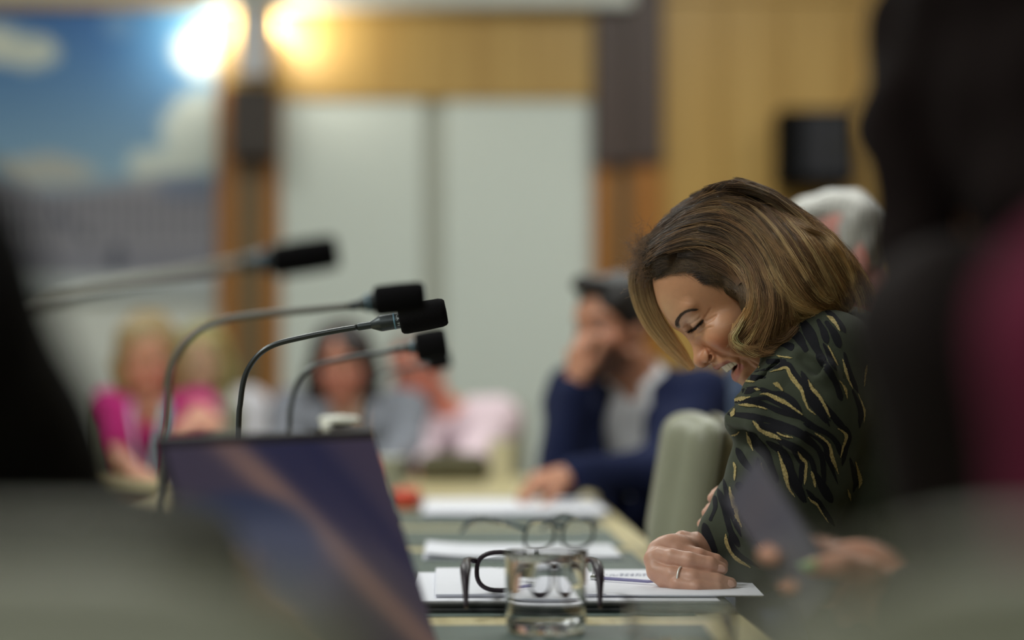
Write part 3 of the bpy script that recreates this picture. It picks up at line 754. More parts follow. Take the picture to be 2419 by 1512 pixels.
def ik(S, Wp, l1, l2, hint):
    v = Wp - S; L = min(np.linalg.norm(v), (l1 + l2) * .995); d = unit(v); x = (l1 * l1 - l2 * l2 + L * L) / (2 * L); hgt = math.sqrt(max(l1 * l1 - x * x, 0))
    hv = np.asarray(hint, float); hv = unit(hv - d * (hv @ d)); return S + d * x + hv * hgt
def skin_mat(name, col): return mat(name, col, rough=.48, attr='tint', noise=.04, nscale=60, bump=.08, bscale=500, sss=.12)
def hair_mat(name, c1, c2): return mat(name, c1, rough=.42, col2=c2, nscale=30, stretch=(6, 6, .6), bump=.5, bscale=120, spec=.4)
SKINS = {}
def person(label, hip, face, sh, head, hfwd, hup=UPZ, arms=None, skin=(190, 140, 112), top=None, shirt=None, hair=None, hstyle='short', trousers=(38, 40, 48), sleeve='long', vneck=True,
           lips=None, beard=None, res=.005, hscale=1.0, jaw=.92, seat_z=.49, pink=None, lanyard=None, legs=True, bulk=1.0, group=None, twist=None):
    r = thing('person', label, 'person', (hip[0], hip[1], 0)); base = np.array((hip[0], hip[1], 0.))
    f = fwd_of(face); lf = np.cross(UPZ, f); H0 = np.array((hip[0], hip[1], seat_z + .09)); sh = np.asarray(sh, float)
    fs = f if twist is None else fwd_of(twist); ls = np.cross(UPZ, fs)
    h = Head(head, hfwd, hup, hscale)
    SH = [sh + ls * t * .165 * bulk for t in (1, -1)]
    def off(pr):
        out = []
        for op, kd, q, k in pr:
            q = list(q); q[0] = q[0] - base
            if kd == 'cap': q[1] = q[1] - base
            out.append((op, kd, tuple(q), k))
        return out
    mid = H0 * .45 + sh * .55
    core = []
    for t in (-1, 1):
        core += [cap(H0 + lf * .07 * t, mid + ls * .06 * t, .075, .075, .03), cap(mid + ls * .06 * t, sh + ls * .08 * t - UPZ * .07, .075, .062, .03)]
    core += [cap(SH[0] - UPZ * .03, SH[1] - UPZ * .03, .045, None, .05)]
    nb = h(-30, -66, 0)
    body = list(core) + [cap(sh - UPZ * .02, nb, .058 * hscale, .052 * hscale, .03)] + head_prims(h, jaw)
    sleeves = []; hands = []
    for i, A in enumerate(arms):
        t = 1 if i == 0 else -1
        S = SH[i] - UPZ * .03; w = np.asarray(A['w'], float); el = np.asarray(A['e'], float) if 'e' in A else ik(S, w, .29, .25, A.get('hint', (0, 0, -1)))
        body += [cap(S, el, .044, .038, .03), cap(el, w, .038, .026, .02)]
        hp = A['prims'] if 'prims' in A else hand_prims(w, A['d'], A['n'], A.get('side', t), A.get('curl', (25, 30, 20)), A.get('s', .95), tcurl=A.get('tc', 15), thumb=A.get('th', (.65, .7, -.25)))
        hands += hp; m_ = {'long': .93, 'short': 0}[sleeve]
        if m_: sleeves += [cap(S, el, .066 * bulk, .056, .04), cap(el, el + (w - el) * m_, .054, .040, .02)]
        else: sleeves += [cap(S, S + (el - S) * .62, .062 * bulk, .060, .03)]
    body += hands
    if legs:
        for t in (-1, 1):
            kn = H0 + f * .40 + lf * .11 * t + UPZ * (.50 - H0[2]); an = np.array((kn[0], kn[1], .1)) + f * .03
            body += [cap(H0 + lf * .09 * t - UPZ * .02, kn, .062, .05, .03), cap(kn, an, .048, .036, .02)]
    sk = np.array(lin(skin))
    def colf(V):
        q = h.local(V + base); F_, U_, L_ = q[:, 0], q[:, 1], q[:, 2]; C = np.tile(sk, (len(V), 1)); near = (np.abs(U_) < 140) & (F_ > 20) & (F_ < 135) & (np.abs(L_) < 85)
        Vw = V + base
        for p_ in hands: near &= pev(p_, Vw[:, 0], Vw[:, 1], Vw[:, 2]) > .0045
        def put(w, c): nonlocal C; w = np.clip(w, 0, 1)[:, None] * near[:, None]; C = C * (1 - w) + np.array(lin(c)) * w
        if pink: put(.6 * np.exp(-((U_ + 25) / 24) ** 2 - ((np.abs(L_) - 40) / 24) ** 2) + .4 * np.exp(-((U_ + 38) / 14) ** 2 - (L_ / 16) ** 2), pink)
        if beard: put(.85 * np.clip((-44 - U_ - .55 * np.maximum(0, 70 - F_) + 22) / 12, 0, 1) * (F_ > 0), beard)
        put(.8 * ((U_ < -58) & (U_ > -82) & (F_ > 84) & (np.abs(L_) < 24)), lips or tuple(np.array(skin) * (.85, .62, .62)))
        put(.85 * ((np.abs(U_ - 29 + .006 * (np.abs(L_) - 32) ** 2) < 4) & (np.abs(L_) > 12) & (np.abs(L_) < 52) & (F_ > 50)), tuple(np.array(hair if hair else (80, 60, 50)) * .75))
        put(1.0 * ((np.abs(U_ - 2) < 5) & (np.abs(np.abs(L_) - 32) < 13) & (F_ > 60)), (190, 182, 176)); put(1.0 * ((np.abs(U_ - 2) < 5.5) & (np.abs(np.abs(L_) - 32) < 6) & (F_ > 60)), (40, 28, 22))
        return C
    key = tuple(skin)
    if key not in SKINS: SKINS[key] = skin_mat('skin', skin)
    sdf_obj('body', off(body), res, SKINS[key], r, 1, colf)
    # clothing
    def torso(e):
        q = []
        for t in (-1, 1):
            q += [cap(H0 + lf * .07 * t, mid + ls * .062 * t, (.105 + e) * bulk, (.100 + e) * bulk, .04), cap(mid + ls * .062 * t, sh + ls * .085 * t - UPZ * .075, (.1 + e) * bulk, (.088 + e), .04)]
        return q + [cap(SH[0] - UPZ * .035, SH[1] - UPZ * .035, .058 + e, None, .05)]
    collar = [cap(sh - UPZ * .005, sh + (nb - sh) * .42, .068, .063, .02)]
    front = sh + fs * .1 - UPZ * .02
    def cutneck(z=.45, rr=.075): return [cap(sh + (nb - sh) * z, sh + (nb - sh) * 3, rr, None, .006, 's')]
    Rt = np.stack([ls, fs, UPZ])
    if shirt:
        sdf_obj('shirt', off(torso(-.003) + collar + cutneck(.55, .060) + [ell(front - UPZ * .0, (.022, .06, .03), Rt, .01, 's')]), .006, mat('shirt cloth', shirt, rough=.85, noise=.03, bump=.15, bscale=300), r)
    if top:
        tp = torso(.006)
        tp += cutneck(.25)
        if vneck and shirt:
            tp += [ell(front - UPZ * .12 + fs * .02, (.066, .14, .20), Rt, .01, 's')]
            for t in (-1, 1):
                tp += chain([sh + ls * .062 * t + UPZ * .015, front + ls * .075 * t - UPZ * .05 + fs * .012, front + ls * .055 * t - UPZ * .2 + fs * .035, front + ls * .012 * t - UPZ * .32 + fs * .03], [.018, .02, .016, .012], .014)
        elif vneck: tp += [ell(front + UPZ * .0, (.05, .09, .09), Rt, .012, 's')]
        tp += sleeves
        wr = lambda V, N: V + N * (wob(V, .0035, 28, 3))[:, None]
        sdf_obj('jacket' if sleeve == 'long' and shirt else 'top', off(tp), .008, mat('top cloth', top, rough=.9, noise=.06, nscale=14, bump=.25, bscale=260, spec=.2), r, 1, None, wr)
    if legs:
        q = [cap(H0 - lf * .08 - UPZ * .02, H0 + lf * .08 - UPZ * .02, .125, None, .03)]; shoes = []
        for t in (-1, 1):
            kn = H0 + f * .40 + lf * .11 * t + UPZ * (.50 - H0[2]); an = np.array((kn[0], kn[1], .1)) + f * .03
            q += [cap(H0 + lf * .09 * t - UPZ * .02, kn, .088, .07, .03), cap(kn, an, .066, .055, .02)]
            shoes += [cap(np.array((an[0], an[1], .045)), np.array((an[0], an[1], .038)) + f * .17, .042, .034, .01)]
        sdf_obj('trousers', off(q), .012, mat('trouser cloth', trousers, rough=.9, noise=.06, bump=.2), r)
        [sdf_obj('shoe', off([q_]), .01, M['plastic_black'], r) for q_ in shoes]
    if hair:
        hq = [h.e((-6, 42, 0), (101, 90, 82), 6)]
        if hstyle == 'long':
            hq += [h.c((-40, 20, 0), (-60, -150, 0), 82, 66, 40)]
            for t in (-1, 1): hq += [h.c((20, 60, 55 * t), (8, -40, 80 * t), 34, 34, 24), h.c((8, -40, 80 * t), (18, -165, 88 * t), 36, 26, 20)]
            hq += [h.e((92, -34, 0), (62, 84, 62), 8, 's'), h.c((0, -60, 0), (-30, -160, 0), 48, None, 6, 's')]
        elif hstyle == 'fringe':
            hq = [h.e((-10, 34, 0), (100, 82, 80), 6), h.e((40, 66, 0), (88, 60, 60), 10, 's'), h.e((80, -20, 0), (85, 80, 90), 8, 's'), h.c((-20, -75, 0), (-40, -200, 0), 62, None, 8, 's')]
            hq += [h.e((14, 92, 0), (82, 34, 60), 10)]
        else:
            hq += [h.e((64, 105, 0), (46, 24, 50), 14)] if hstyle == 'quiff' else []
            hq += [h.e((84, -34, 0), (72, 96, 92), 10, 's'), h.e((20, -70, 0), (80, 62, 90), 10, 's'), h.c((-40, -80, 0), (-60, -200, 0), 62, None, 10, 's')]
        hd = lambda V, N: V + N * (wob(V, .004, 60, 5))[:, None]
        sdf_obj('hair', off(hq), .005, (hair_mat('hair strands', hair, tuple(np.array(hair) * .72)) if max(hair) > 24 else mat('dark hair strands', hair, rough=.9, spec=.08, noise=.1)), r, 1, None, hd)
    if lanyard:
        pts = []
        for t in (-1, 1):
            m = MB(); n0 = sh + ls * .05 * t + UPZ * .02
            pa = spline([n0 - base, front + ls * .052 * t - UPZ * .03 + fs * .03 - base, front + ls * .03 * t - UPZ * .16 + fs * .046 - base, front - UPZ * .30 + fs * .05 - base], 6)
            for k in range(len(pa) - 1):
                a, b = pa[k], pa[k + 1]; d = unit(b - a); m.box((a + b) / 2, (.0085, .0012, np.linalg.norm(b - a) / 2 + .001), R=np.stack([ls, np.cross(d, ls), d], 1))
            m.build('lanyard', mat('lanyard ribbon', lanyard if t == 1 else (186, 150, 190), rough=.7, noise=.03), r)
    return r, h

def W3(u, v, d): return P(u, v, d)
# --- woman in pink, facing the lens
d = 7.25
person('person with long blonde hair in a bright pink top with a pale blue lanyard', (-1.12, d + .18), PI, W3(362, 945, d), W3(352, 838, d - .04), (.05, -1, -.35), (0, -.35, 1),
       arms=[dict(w=P(505, 1000, d - .42), e=P(470, 985, d - .18), d=(-.6, -.8, .05), n=(.2, -.1, 1), side=1), dict(w=P(318, 1122, d - .42), e=P(268, 1090, d - .12), d=(.5, -.8, -.1), n=(0, 0, 1))],
       skin=(206, 150, 128), top=(186, 44, 122), bulk=.82, hair=(172, 148, 104), hstyle='long', sleeve='short', lanyard=(140, 200, 214), pink=(205, 110, 105), legs=True)
chair(-1.12, d + .16, PI, 'khaki leather chair under the person in pink')
# --- woman with dark hair in grey
person('person with long dark hair in a grey jacket, seen past the microphones', (-.52, d + .2), PI, W3(826, 948, d), W3(810, 858, d - .05), (0, -1, -.22), (0, -.2, 1),
       arms=[dict(w=P(890, 1100, d - .46), e=P(958, 1062, d - .16), d=(-.7, -.7, 0), n=(0, 0, 1)), dict(w=P(745, 1100, d - .46), e=P(672, 1062, d - .14), d=(.7, -.7, 0), n=(0, 0, 1))],
       skin=(192, 132, 112), top=(128, 132, 142), shirt=(196, 168, 150), hair=(44, 34, 34), hstyle='long', pink=(190, 100, 92))
chair(-.52, d + .18, PI, 'khaki leather chair under the dark-haired person in grey')
# --- man in a pale pink shirt, leaning over
d = 7.42
person('person with short grey hair in a pale pink shirt leaning on the cross table', (-.16, d + .22), PI + .2, W3(1052, 968, d), W3(988, 872, d - .08), (-.35, -1, -.3), (-.15, -.25, 1),
       arms=[dict(w=P(1105, 1108, d - .42), e=P(1125, 1062, d - .12), d=(-.8, -.6, 0), n=(0, 0, 1)), dict(w=P(1010, 1105, d - .42), e=P(985, 1060, d - .12), d=(.5, -.8, 0), n=(0, 0, 1))],
       skin=(206, 128, 108), top=(226, 204, 214), hair=(150, 140, 132), hstyle='short', pink=(205, 96, 84), vneck=False)
chair(-.16, d + .2, PI + .2, 'khaki leather chair under the person in the pale pink shirt')
d = 7.25
# --- onlooker behind the woman in pink
person('person with blond hair in a white top sitting behind the person in pink', (-1.14, 8.55), PI, W3(478, 945, 8.45), W3(476, 850, 8.4), (.1, -1, -.1), UPZ,
       arms=[dict(w=P(520, 1060, 8.1), d=(-.5, -.8, 0), n=(0, 0, 1)), dict(w=P(430, 1060, 8.1), d=(.5, -.8, 0), n=(0, 0, 1))],
       skin=(200, 160, 130), top=(214, 212, 220), hair=(170, 160, 100), hstyle='long', vneck=False, res=.006)
chair(-1.14, 8.53, PI, 'khaki leather chair behind the person in pink')
# --- man in the navy suit
d = 5.65
NV, _ = person('person with dark hair and beard in a navy suit resting a cheek on one hand', (.42, d + .12), PI / 2 + .35, W3(1512, 905, d + .02), W3(1452, 778, d - .04), (-.72, -.66, -.06), (-.1, -.05, 1),
       arms=[dict(w=P(1345, 1120, d - .34), e=P(1540, 1120, d - .26), d=(-1, -.1, -.25), n=(0, -.3, 1), curl=(35, 40, 30), side=1), dict(w=P(1362, 908, d - .145), e=P(1322, 1130, d - .09), d=(.02, .10, 1), n=(-.9, -.4, 0), side=-1, curl=(40, 60, 40))],
       skin=(190, 134, 106), top=(26, 33, 64), shirt=(236, 236, 240), hair=(30, 26, 26), hstyle='quiff', beard=(46, 32, 26), trousers=(30, 34, 60), pink=(200, 120, 104), twist=PI / 2 + 1.2)
chair(.44, d + .14, PI / 2 + .35, 'khaki leather chair under the person in navy')
# --- white-haired man
d = 4.45
person('person with white hair in a blue-grey suit, half hidden by the laughing person', (.60, d + .05), PI / 2 + .1, W3(1915, 850, d), W3(1996, 606, d), (-.93, -.25, -.25), (-.3, -.1, 1),
       arms=[dict(w=P(1790, 1190, d - .16), e=P(1960, 1160, d - .22), d=(-.8, .5, -.1), n=(0, -.3, 1)), dict(w=P(1800, 1200, d + .1), e=P(1960, 1160, d + .3), d=(-.8, -.4, -.1), n=(0, 0, 1))],
       skin=(224, 158, 148), top=(72, 84, 108), shirt=(176, 196, 226), hair=(228, 226, 220), hstyle='fringe', pink=(220, 120, 120), trousers=(60, 66, 84), twist=PI / 2 + .35, bulk=1.05)
chair(.62, d + .05, PI / 2 + .1, 'khaki leather chair under the white-haired person')
# empty-looking chair between the laughing woman and the man in navy
chair(.008, 3.97, PI / 2 - .04, 'khaki leather chair with curved back behind the laughing person')
# --- black-suited sitter at the near end
person('person in a black suit seen from behind, large and blurred beside the laptop', (-.53, 1.16), -.15, (-.50, 1.24, 1.10), (-.53, 1.30, 1.30), (.1, 1, -.25), UPZ,
       arms=[dict(w=(-.52, 1.78, .80), e=(-.72, 1.50, .86), d=(.6, .7, 0), n=(0, 0, 1)), dict(w=(-.212, 1.63, .906), e=(-.268, 1.42, .916), d=(.2, .5, -.85), n=(0, .85, .5))],
       skin=(180, 135, 110), top=(24, 24, 27), shirt=(200, 200, 205), hair=(50, 42, 38), hstyle='short', trousers=(24, 24, 28), bulk=1.12)
chair(-.30, 1.08, 0, 'khaki leather chair close to the lens beneath the black-suited sitter')
# --- person with the phone
DPH = 2.22
ph_top, ph_bot = P(1772, 1152, DPH + .04), P(1925, 1392, DPH - .02)
pax = unit(ph_top - ph_bot); side = unit(np.cross(np.array((-.62, -.62, -.32)), pax)); pn = unit(np.cross(pax, side))
if pn[1] > 0: pn = -pn
if side[0] < 0: side = -side
print('PHONE', pax, side, pn)
pc = (ph_top + ph_bot) / 2
def Hp(u, v, dd): return P(u, v, DPH + dd)
HW = Hp(2125, 1425, -.01)
PHP = [ell(Hp(2040, 1365, .012), (.046, .017, .036), np.stack([unit((1, -.4, -.25)), unit((.4, 1, 0)), unit((.25, 0, 1))]), .012), cap(HW, Hp(2060, 1385, .0), .026, .022, .015)]
PHP += chain([Hp(2010, 1310, .02), Hp(1905, 1284, .050), Hp(1822, 1300, .040), Hp(1812, 1310, .018), Hp(1830, 1316, .006)], [.0105, .0098, .0092, .0088, .0076], .004)
PHP += chain([Hp(2015, 1345, .02), Hp(1930, 1346, .045), Hp(1866, 1366, .035), Hp(1862, 1378, .012), Hp(1880, 1382, .000)], [.0105, .0098, .0092, .0088, .0076], .004)
PHP += chain([Hp(2035, 1380, .015), Hp(1990, 1382, .035), Hp(1944, 1392, .022), Hp(1944, 1402, .002), Hp(1962, 1403, -.008)], [.0102, .0096, .009, .0085, .0074], .004)
PHP += chain([Hp(2060, 1412, .01), Hp(2020, 1425, .022), Hp(1990, 1436, .012), Hp(1992, 1446, -.005), Hp(2006, 1446, -.012)], [.0095, .0088, .0082, .0078, .0066], .004)
PHP += chain([Hp(2085, 1390, -.012), Hp(2050, 1346, -.034), Hp(1985, 1330, -.046), Hp(1918, 1334, -.044)], [.0150, .0118, .0108, .0086], .006)
PT, _ = person('person in a dark brown jacket with long dark hair, blurred, holding up a phone', (.56, 1.72), .5, (.46, 1.75, 1.085), (.368, 1.80, 1.245), (-.2, .9, -.5), (0, .3, 1),
       arms=[dict(w=(.43, 2.0, .69), e=(.36, 1.78, .78), d=(.1, 1, -.1), n=(0, 0, 1)), dict(w=HW, e=(.52, 2.03, .86), prims=PHP, d=(-1, 0, 0), n=(0, 0, 1))],
       skin=(196, 138, 110), top=(28, 21, 20), hair=(22, 15, 14), hstyle='long', trousers=(30, 28, 30), vneck=False, res=.004)
_n = ell(Hp(1912, 1331, -.051) - np.array(PT.location), (.0085, .0035, .0055), None, .001)
sdf_obj('finger_nail', [_n], .001, mat('pale green nail polish', (176, 206, 150), rough=.25, noise=.02), PT)
chair(.58, 1.70, .5, 'khaki leather chair under the sitter holding the phone')
def phone():
    r = thing('mobile_phone', 'mobile phone with a painted grey reflection held up tilted by the blurred sitter', 'phone', tuple(pc))
    Rp = np.stack([side, pax, pn], 1)
    MB().box((0, 0, 0), (.036, .074, .0038), R=Rp, bev=.0034, seg=4).build('phone_body', mat('dark phone shell', (60, 58, 64), rough=.3, metal=.3, noise=.03), r, smooth=True)
    MB().box(pn * .0040, (.0335, .0705, .0004), R=Rp, bev=.0003, seg=1).build('screen', mat('phone glass', (108, 106, 116), rough=.16, spec=.8, noise=.05, nscale=12, coat=.6), r)  # ceiling reflection painted as the grey base colour of the glass
phone()
# --- sitter in magenta at the near end
person('person in a dark magenta jacket seen from behind, large and blurred', (.45, 1.08), -.1, (.445, 1.04, 1.07), (.47, 1.07, 1.28), (-.1, 1, -.2), UPZ,
       arms=[dict(w=(.30, 1.36, .72), e=(.27, 1.10, .80), d=(.2, 1, 0), n=(0, 0, 1)), dict(w=(.62, 1.38, .72), e=(.70, 1.10, .80), d=(-.2, 1, 0), n=(0, 0, 1))],
       skin=(196, 150, 125), top=(92, 18, 46), hair=(70, 50, 40), hstyle='short', trousers=(40, 36, 40), vneck=False)
chair(.315, 1.08, .04, 'khaki leather chair close to the lens beneath the sitter in magenta')
# ------------------------------------------------------------------ the laughing woman
DW = 3.20; SW = FPX / DW
def laughing_woman():
    base = np.array((.46, 3.30, 0.))
    r = thing('person', 'laughing person with blonde-brown hair in a dark green tiger-striped jacket, head bowed', 'person', tuple(base))
    def off(pr):
        out = []
        for op, kd, q, k in pr:
            q = list(q); q[0] = q[0] - base
            if kd == 'cap': q[1] = q[1] - base
            out.append((op, kd, tuple(q), k))
        return out
    def Q(u, v, dd=0.0): return P(u, v, DW + dd)
    px = 1 / SW
    # ---- head frame: bowed 45 degrees, turned slightly to the lens
    F0 = np.array((-.72, 0, -.694)); U0 = np.array((-.694, 0, .72)); a = math.radians(7)
    h = Head((0, 0, 0), F0 * math.cos(a) + np.array((0, -1., 0)) * math.sin(a), U0, 1750 / SW)
    h.L = np.cross(h.F, h.U) if np.cross(h.F, h.U)[1] < 0 else np.cross(h.U, h.F)
    h.O = Q(1745, 675)
    e, c = h.e, h.c
    hd = [e((0, 36, 0), (98, 84, 72)), e((42, -44, 0), (54, 64, 55), 20), e((70, 20, 0), (30, 46, 40), 14)]
    for t in (-1, 1):
        hd += [c((8, -60, 52 * t), (70, -104, 12 * t), 17, 13, 14), e((64, -27, 40 * t), (27, 23, 23), 12), c((91, 24, 9 * t), (76, 27, 42 * t), 8.5, 8, 10), e((-6, -10, 72 * t), (17, 30, 9), 5)]
    hd += [e((76, -104, 0), (15, 13, 17), 10), c((88.5, 7, 0), (101, -26, 0), 6, 7, 9), c((101, -26, 0), (107, -36, 0), 7.5, 9.5, 4), e((106, -37, 0), (11.5, 10.5, 11), 5)]
    for t in (-1, 1):
        hd += [e((97, -39, 14 * t), (13, 10.5, 8.5), 3.5), e((96, 1, 31 * t), (15, 11, 16), 7, 's'), e((77.5, 7, 32 * t), (14, 11.5, 14), 4), c((88, -5, 20 * t), (76, -9, 44 * t), 5, 5, 6)]
    # laughing mouth
    hd += [e((91, -57, 0), (9, 12, 23), 8), e((80, -88, 0), (13, 12, 24), 8)]
    hd += [e((92, -70, 0), (26, 9.6, 30), 2.5, 's')]
    for t in (-1, 1):
        hd += [c((98, -56.5, 0), (92, -57, 13 * t), 4.8, 4.2, 3), c((92, -57, 13 * t), (74, -65.5, 28 * t), 4.6, 3.2, 3), c((88.5, -86, 0), (85, -83.5, 12 * t), 6, 5.4, 3), c((85, -83.5, 12 * t), (73, -74, 27 * t), 5.4, 3.2, 3)]
        hd += [c((108, -44.5, 11 * t), (97, -41.5, 16 * t), 2.6, 3.0, 1.5, 's'), c((107, -44, 14 * t), (98, -41.5, 22 * t), 1.6, 2.4, 1.2, 's')]
    hd += [cap(h(-22, -62, 0), Q(1935, 885, .06), .054, .062, .03)]
    near_pix = lambda V: (1209.5 + V[:, 0] / V[:, 1] * FPX, HV - (V[:, 2] - CAMZ) / V[:, 1] * FPX)
    def seg_d(u, v, pl):
        best = np.full(len(u), 1e9); tt = np.zeros(len(u)); n = len(pl) - 1
        for i in range(n):
            ax, ay = pl[i]; bx_, by_ = pl[i + 1]; dx, dy = bx_ - ax, by_ - ay; t = np.clip(((u - ax) * dx + (v - ay) * dy) / (dx * dx + dy * dy), 0, 1)
            q = np.hypot(u - ax - t * dx, v - ay - t * dy); m = q < best; best = np.where(m, q, best); tt = np.where(m, (i + t) / n, tt)
        return best, tt
    LASH = [(1619, 784), (1631, 781.5), (1641, 776), (1650, 769), (1657, 762), (1661, 756)]
    CREASE = [(1614, 776), (1624, 770), (1636, 763), (1648, 755), (1656, 748)]
    NASO = [(1674, 822), (1680, 831), (1692, 836), (1706, 838), (1724, 842), (1741, 848), (1764, 859), (1787, 874)]
    GROOVES = [(NASO, 5.5, 2.6), (LASH, 2.2, 1.4), (CREASE, 2.6, .8), ([(1664, 752), (1672, 740), (1681, 727)], 2.2, .8), ([(1666, 760), (1680, 752), (1694, 744)], 2.2, .9), ([(1662, 770), (1668, 764), (1688, 752)], 2.0, .7),
               ([(1640, 788), (1652, 786), (1660, 780)], 2.4, .9), ([(1656, 783), (1668, 776), (1684, 772)], 2.2, .7), ([(1634, 806), (1640, 796), (1641, 788)], 2.6, .8), ([(1628, 800), (1636, 792)], 2.0, .6), ([(1752, 846), (1772, 852), (1796, 866)], 3.5, 1.0),
               ([(1662, 815), (1671, 824), (1677, 838), (1678, 850)], 3.0, 1.2), ([(1744, 850), (1750, 862), (1748, 878)], 3.5, 1.0), ([(1580, 700), (1610, 712), (1640, 716)], 4, .2)]
    BULGE = [([(1655, 797), (1680, 806), (1706, 818), (1728, 830)], 17, 3.2), ([(1700, 872), (1710, 868)], 5, .0), ([(1612, 762), (1630, 752), (1648, 745)], 5, .7)]
    def both(V, fn):
        """apply a near-side picture trace to both halves of the face"""
        w = V + base; q = h.local(w); o = 0
        for s in (1, -1):
            ql = q.copy(); ql[:, 2] *= s; Wm = h.O + h.s * (ql @ h.R()) / 1000; u, v = near_pix(Wm)
            o = o + fn(u, v) * (1 / (1 + np.exp(-(q[:, 2] * s - 4) / 2.0)))
        return o
    def disp(V, N):
        def f(u, v):
            o = np.zeros(len(u))
            for pl, wd, dp in GROOVES:
                q, t = seg_d(u, v, pl); o -= 1.5 * dp * np.exp(-(q / wd) ** 2) * np.clip(np.minimum(t, 1 - t) * 5 + .35, 0, 1)
            for pl, wd, dp in BULGE:
                q, t = seg_d(u, v, pl); o += dp * np.exp(-(q / wd) ** 2)
            return o
        return V + N * (both(V, f) / 1000)[:, None]
    SK = np.array(lin((200, 146, 110)))
    BROW = [(1602, 771), (1599, 763), (1602, 753), (1610, 743), (1621, 736), (1633, 733), (1645, 732)]
    def colf(V):
        q = h.local(V + base); F_, U_, L_ = q.T; C = np.tile(SK, (len(V), 1)); face = F_ > 30
        def put(w, col): nonlocal C; w = np.clip(w, 0, 1)[:, None]; C = C * (1 - w) + np.array(lin(col)) * w
        put(both(V, lambda u, v: .75 * np.exp(-(((u - 1700) / 34) ** 2 + ((v - 815) / 24) ** 2))) * face, (198, 118, 84))
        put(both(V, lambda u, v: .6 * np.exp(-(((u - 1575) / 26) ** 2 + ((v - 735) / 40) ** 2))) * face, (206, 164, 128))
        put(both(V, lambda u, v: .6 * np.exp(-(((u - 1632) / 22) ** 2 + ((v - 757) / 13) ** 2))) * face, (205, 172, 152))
        put(both(V, lambda u, v: .5 * np.exp(-(((u - 1655) / 12) ** 2 + ((v - 852) / 14) ** 2))) * face, (170, 96, 72))
        def br(u, v):
            d_, t = seg_d(u, v, BROW); return np.clip((6.2 - 3.2 * t - d_) / 2.2, 0, 1) * .92
        put(both(V, br) * face, (104, 82, 66))
        def ls(u, v):
            d_, t = seg_d(u, v, LASH); return np.clip((1.5 + 2.2 * np.sin(np.clip(t, 0, 1) * 3.0) - d_) / 1.6, 0, 1) * .9
        put(both(V, ls) * face, (30, 22, 22))
        up = np.exp(-(np.maximum(0, np.abs(U_ + 59.0 + .012 * L_ ** 2 * .6) - 4) / 1.6) ** 2) * (F_ > 74) * (np.abs(L_) < 28)
        lo = np.exp(-(np.maximum(0, np.abs(U_ + 84.5 - .012 * L_ ** 2) - 5) / 1.6) ** 2) * (F_ > 71) * (np.abs(L_) < 28)
        put(.75 * up, (160, 92, 82)); put(.8 * lo, (184, 108, 98))
        ins = ((F_ - 88) / 22) ** 2 + ((U_ + 71) / 8.5) ** 2 + (L_ / 26) ** 2
        put((ins < 1.02) * (F_ < 84) * .95, (70, 28, 26))
        return C
    head_V, head_F = sdf(off(hd), .00125, 1); head_V = disp(head_V, normals(head_V, head_F)); 
    # ---- torso, arms and hands of the same body
    DH = 3.115 - DW
    def H_(u, v, dd=0): return Q(u, v, DH + dd)
    # right hand on the table, fingers bent back towards her
    rh = [ell(H_(1592, 1316, .018), (.033, .019, .030), np.stack([unit((1, 0, -.25)), np.array((0, 1., 0)), unit((.25, 0, 1))]), .012)]
    rh += chain([H_(1685, 1300, .085), H_(1645, 1300, .060), H_(1604, 1306, .025)], [.024, .022, .021], .010)
    rh += chain([H_(1552, 1300, .018), H_(1545, 1322, .004), H_(1552, 1350, -.006), H_(1572, 1374, -.016)], [.0120, .0120, .0120, .0110], .007)       # row of knuckles
    def fing(p, rs, k=.0028): return chain(p, rs, k)
    rh += fing([H_(1560, 1312, -.002), H_(1588, 1318, -.016), H_(1628, 1326, -.026), H_(1676, 1334, -.026), H_(1704, 1344, -.022)], [.0120, .0118, .0118, .0104, .0086])
    rh += fing([H_(1560, 1350, -.010), H_(1590, 1360, -.026), H_(1636, 1366, -.036), H_(1692, 1373, -.034), H_(1725, 1379, -.028)], [.0120, .0116, .0116, .0102, .0084])
    rh += fing([H_(1575, 1372, -.018), H_(1602, 1380, -.036), H_(1645, 1388, -.046), H_(1694, 1391, -.040), H_(1716, 1391, -.034)], [.0105, .0100, .0095, .0085, .007])
    rh += fing([H_(1566, 1288, .022), H_(1600, 1300, .010), H_(1650, 1314, .004), H_(1690, 1326, .008), H_(1706, 1334, .012)], [.0115, .011, .0105, .0095, .008])
    rh += fing([H_(1640, 1284, .05), H_(1612, 1276, .045), H_(1628, 1280, .075), H_(1655, 1290, .085)], [.014, .012, .0105, .009])
    # left hand: finger ends showing past the sleeve
    def LH(u, v, dd): return Q(u - 9, v, dd)
    lh = [rbox(LH(1762, 1225, .075), (.045, .016, .042), .015, np.stack([unit((1, 0, -.1)), np.array((0, 1., 0)), unit((.1, 0, 1))]), .01)]
    lh += fing([LH(1745, 1166, .07), LH(1718, 1164, .066), LH(1702, 1168, .058), LH(1692, 1177, .046)], [.0085, .0082, .0078, .0070])
    lh += fing([LH(1745, 1198, .07), LH(1712, 1196, .066), LH(1690, 1202, .058), LH(1679, 1212, .044)], [.0086, .0084, .0080, .0072])
    lh += fing([LH(1745, 1228, .07), LH(1706, 1226, .066), LH(1680, 1230, .056), LH(1668, 1238, .044)], [.0084, .0082, .0078, .0070])
    lh += fing([LH(1745, 1254, .07), LH(1706, 1254, .064), LH(1680, 1256, .054), LH(1668, 1262, .044)], [.0078, .0075, .0072, .0065])
    lh += fing([LH(1765, 1180, .065), LH(1762, 1150, .055), LH(1756, 1130, .05)], [.013, .011, .009])
    body = [cap(Q(1935, 885, .06), Q(2010, 1100, .12), .085, .10, .04), cap(Q(2010, 1100, .12), Q(2075, 1420, .16), .10, .11, .04)]
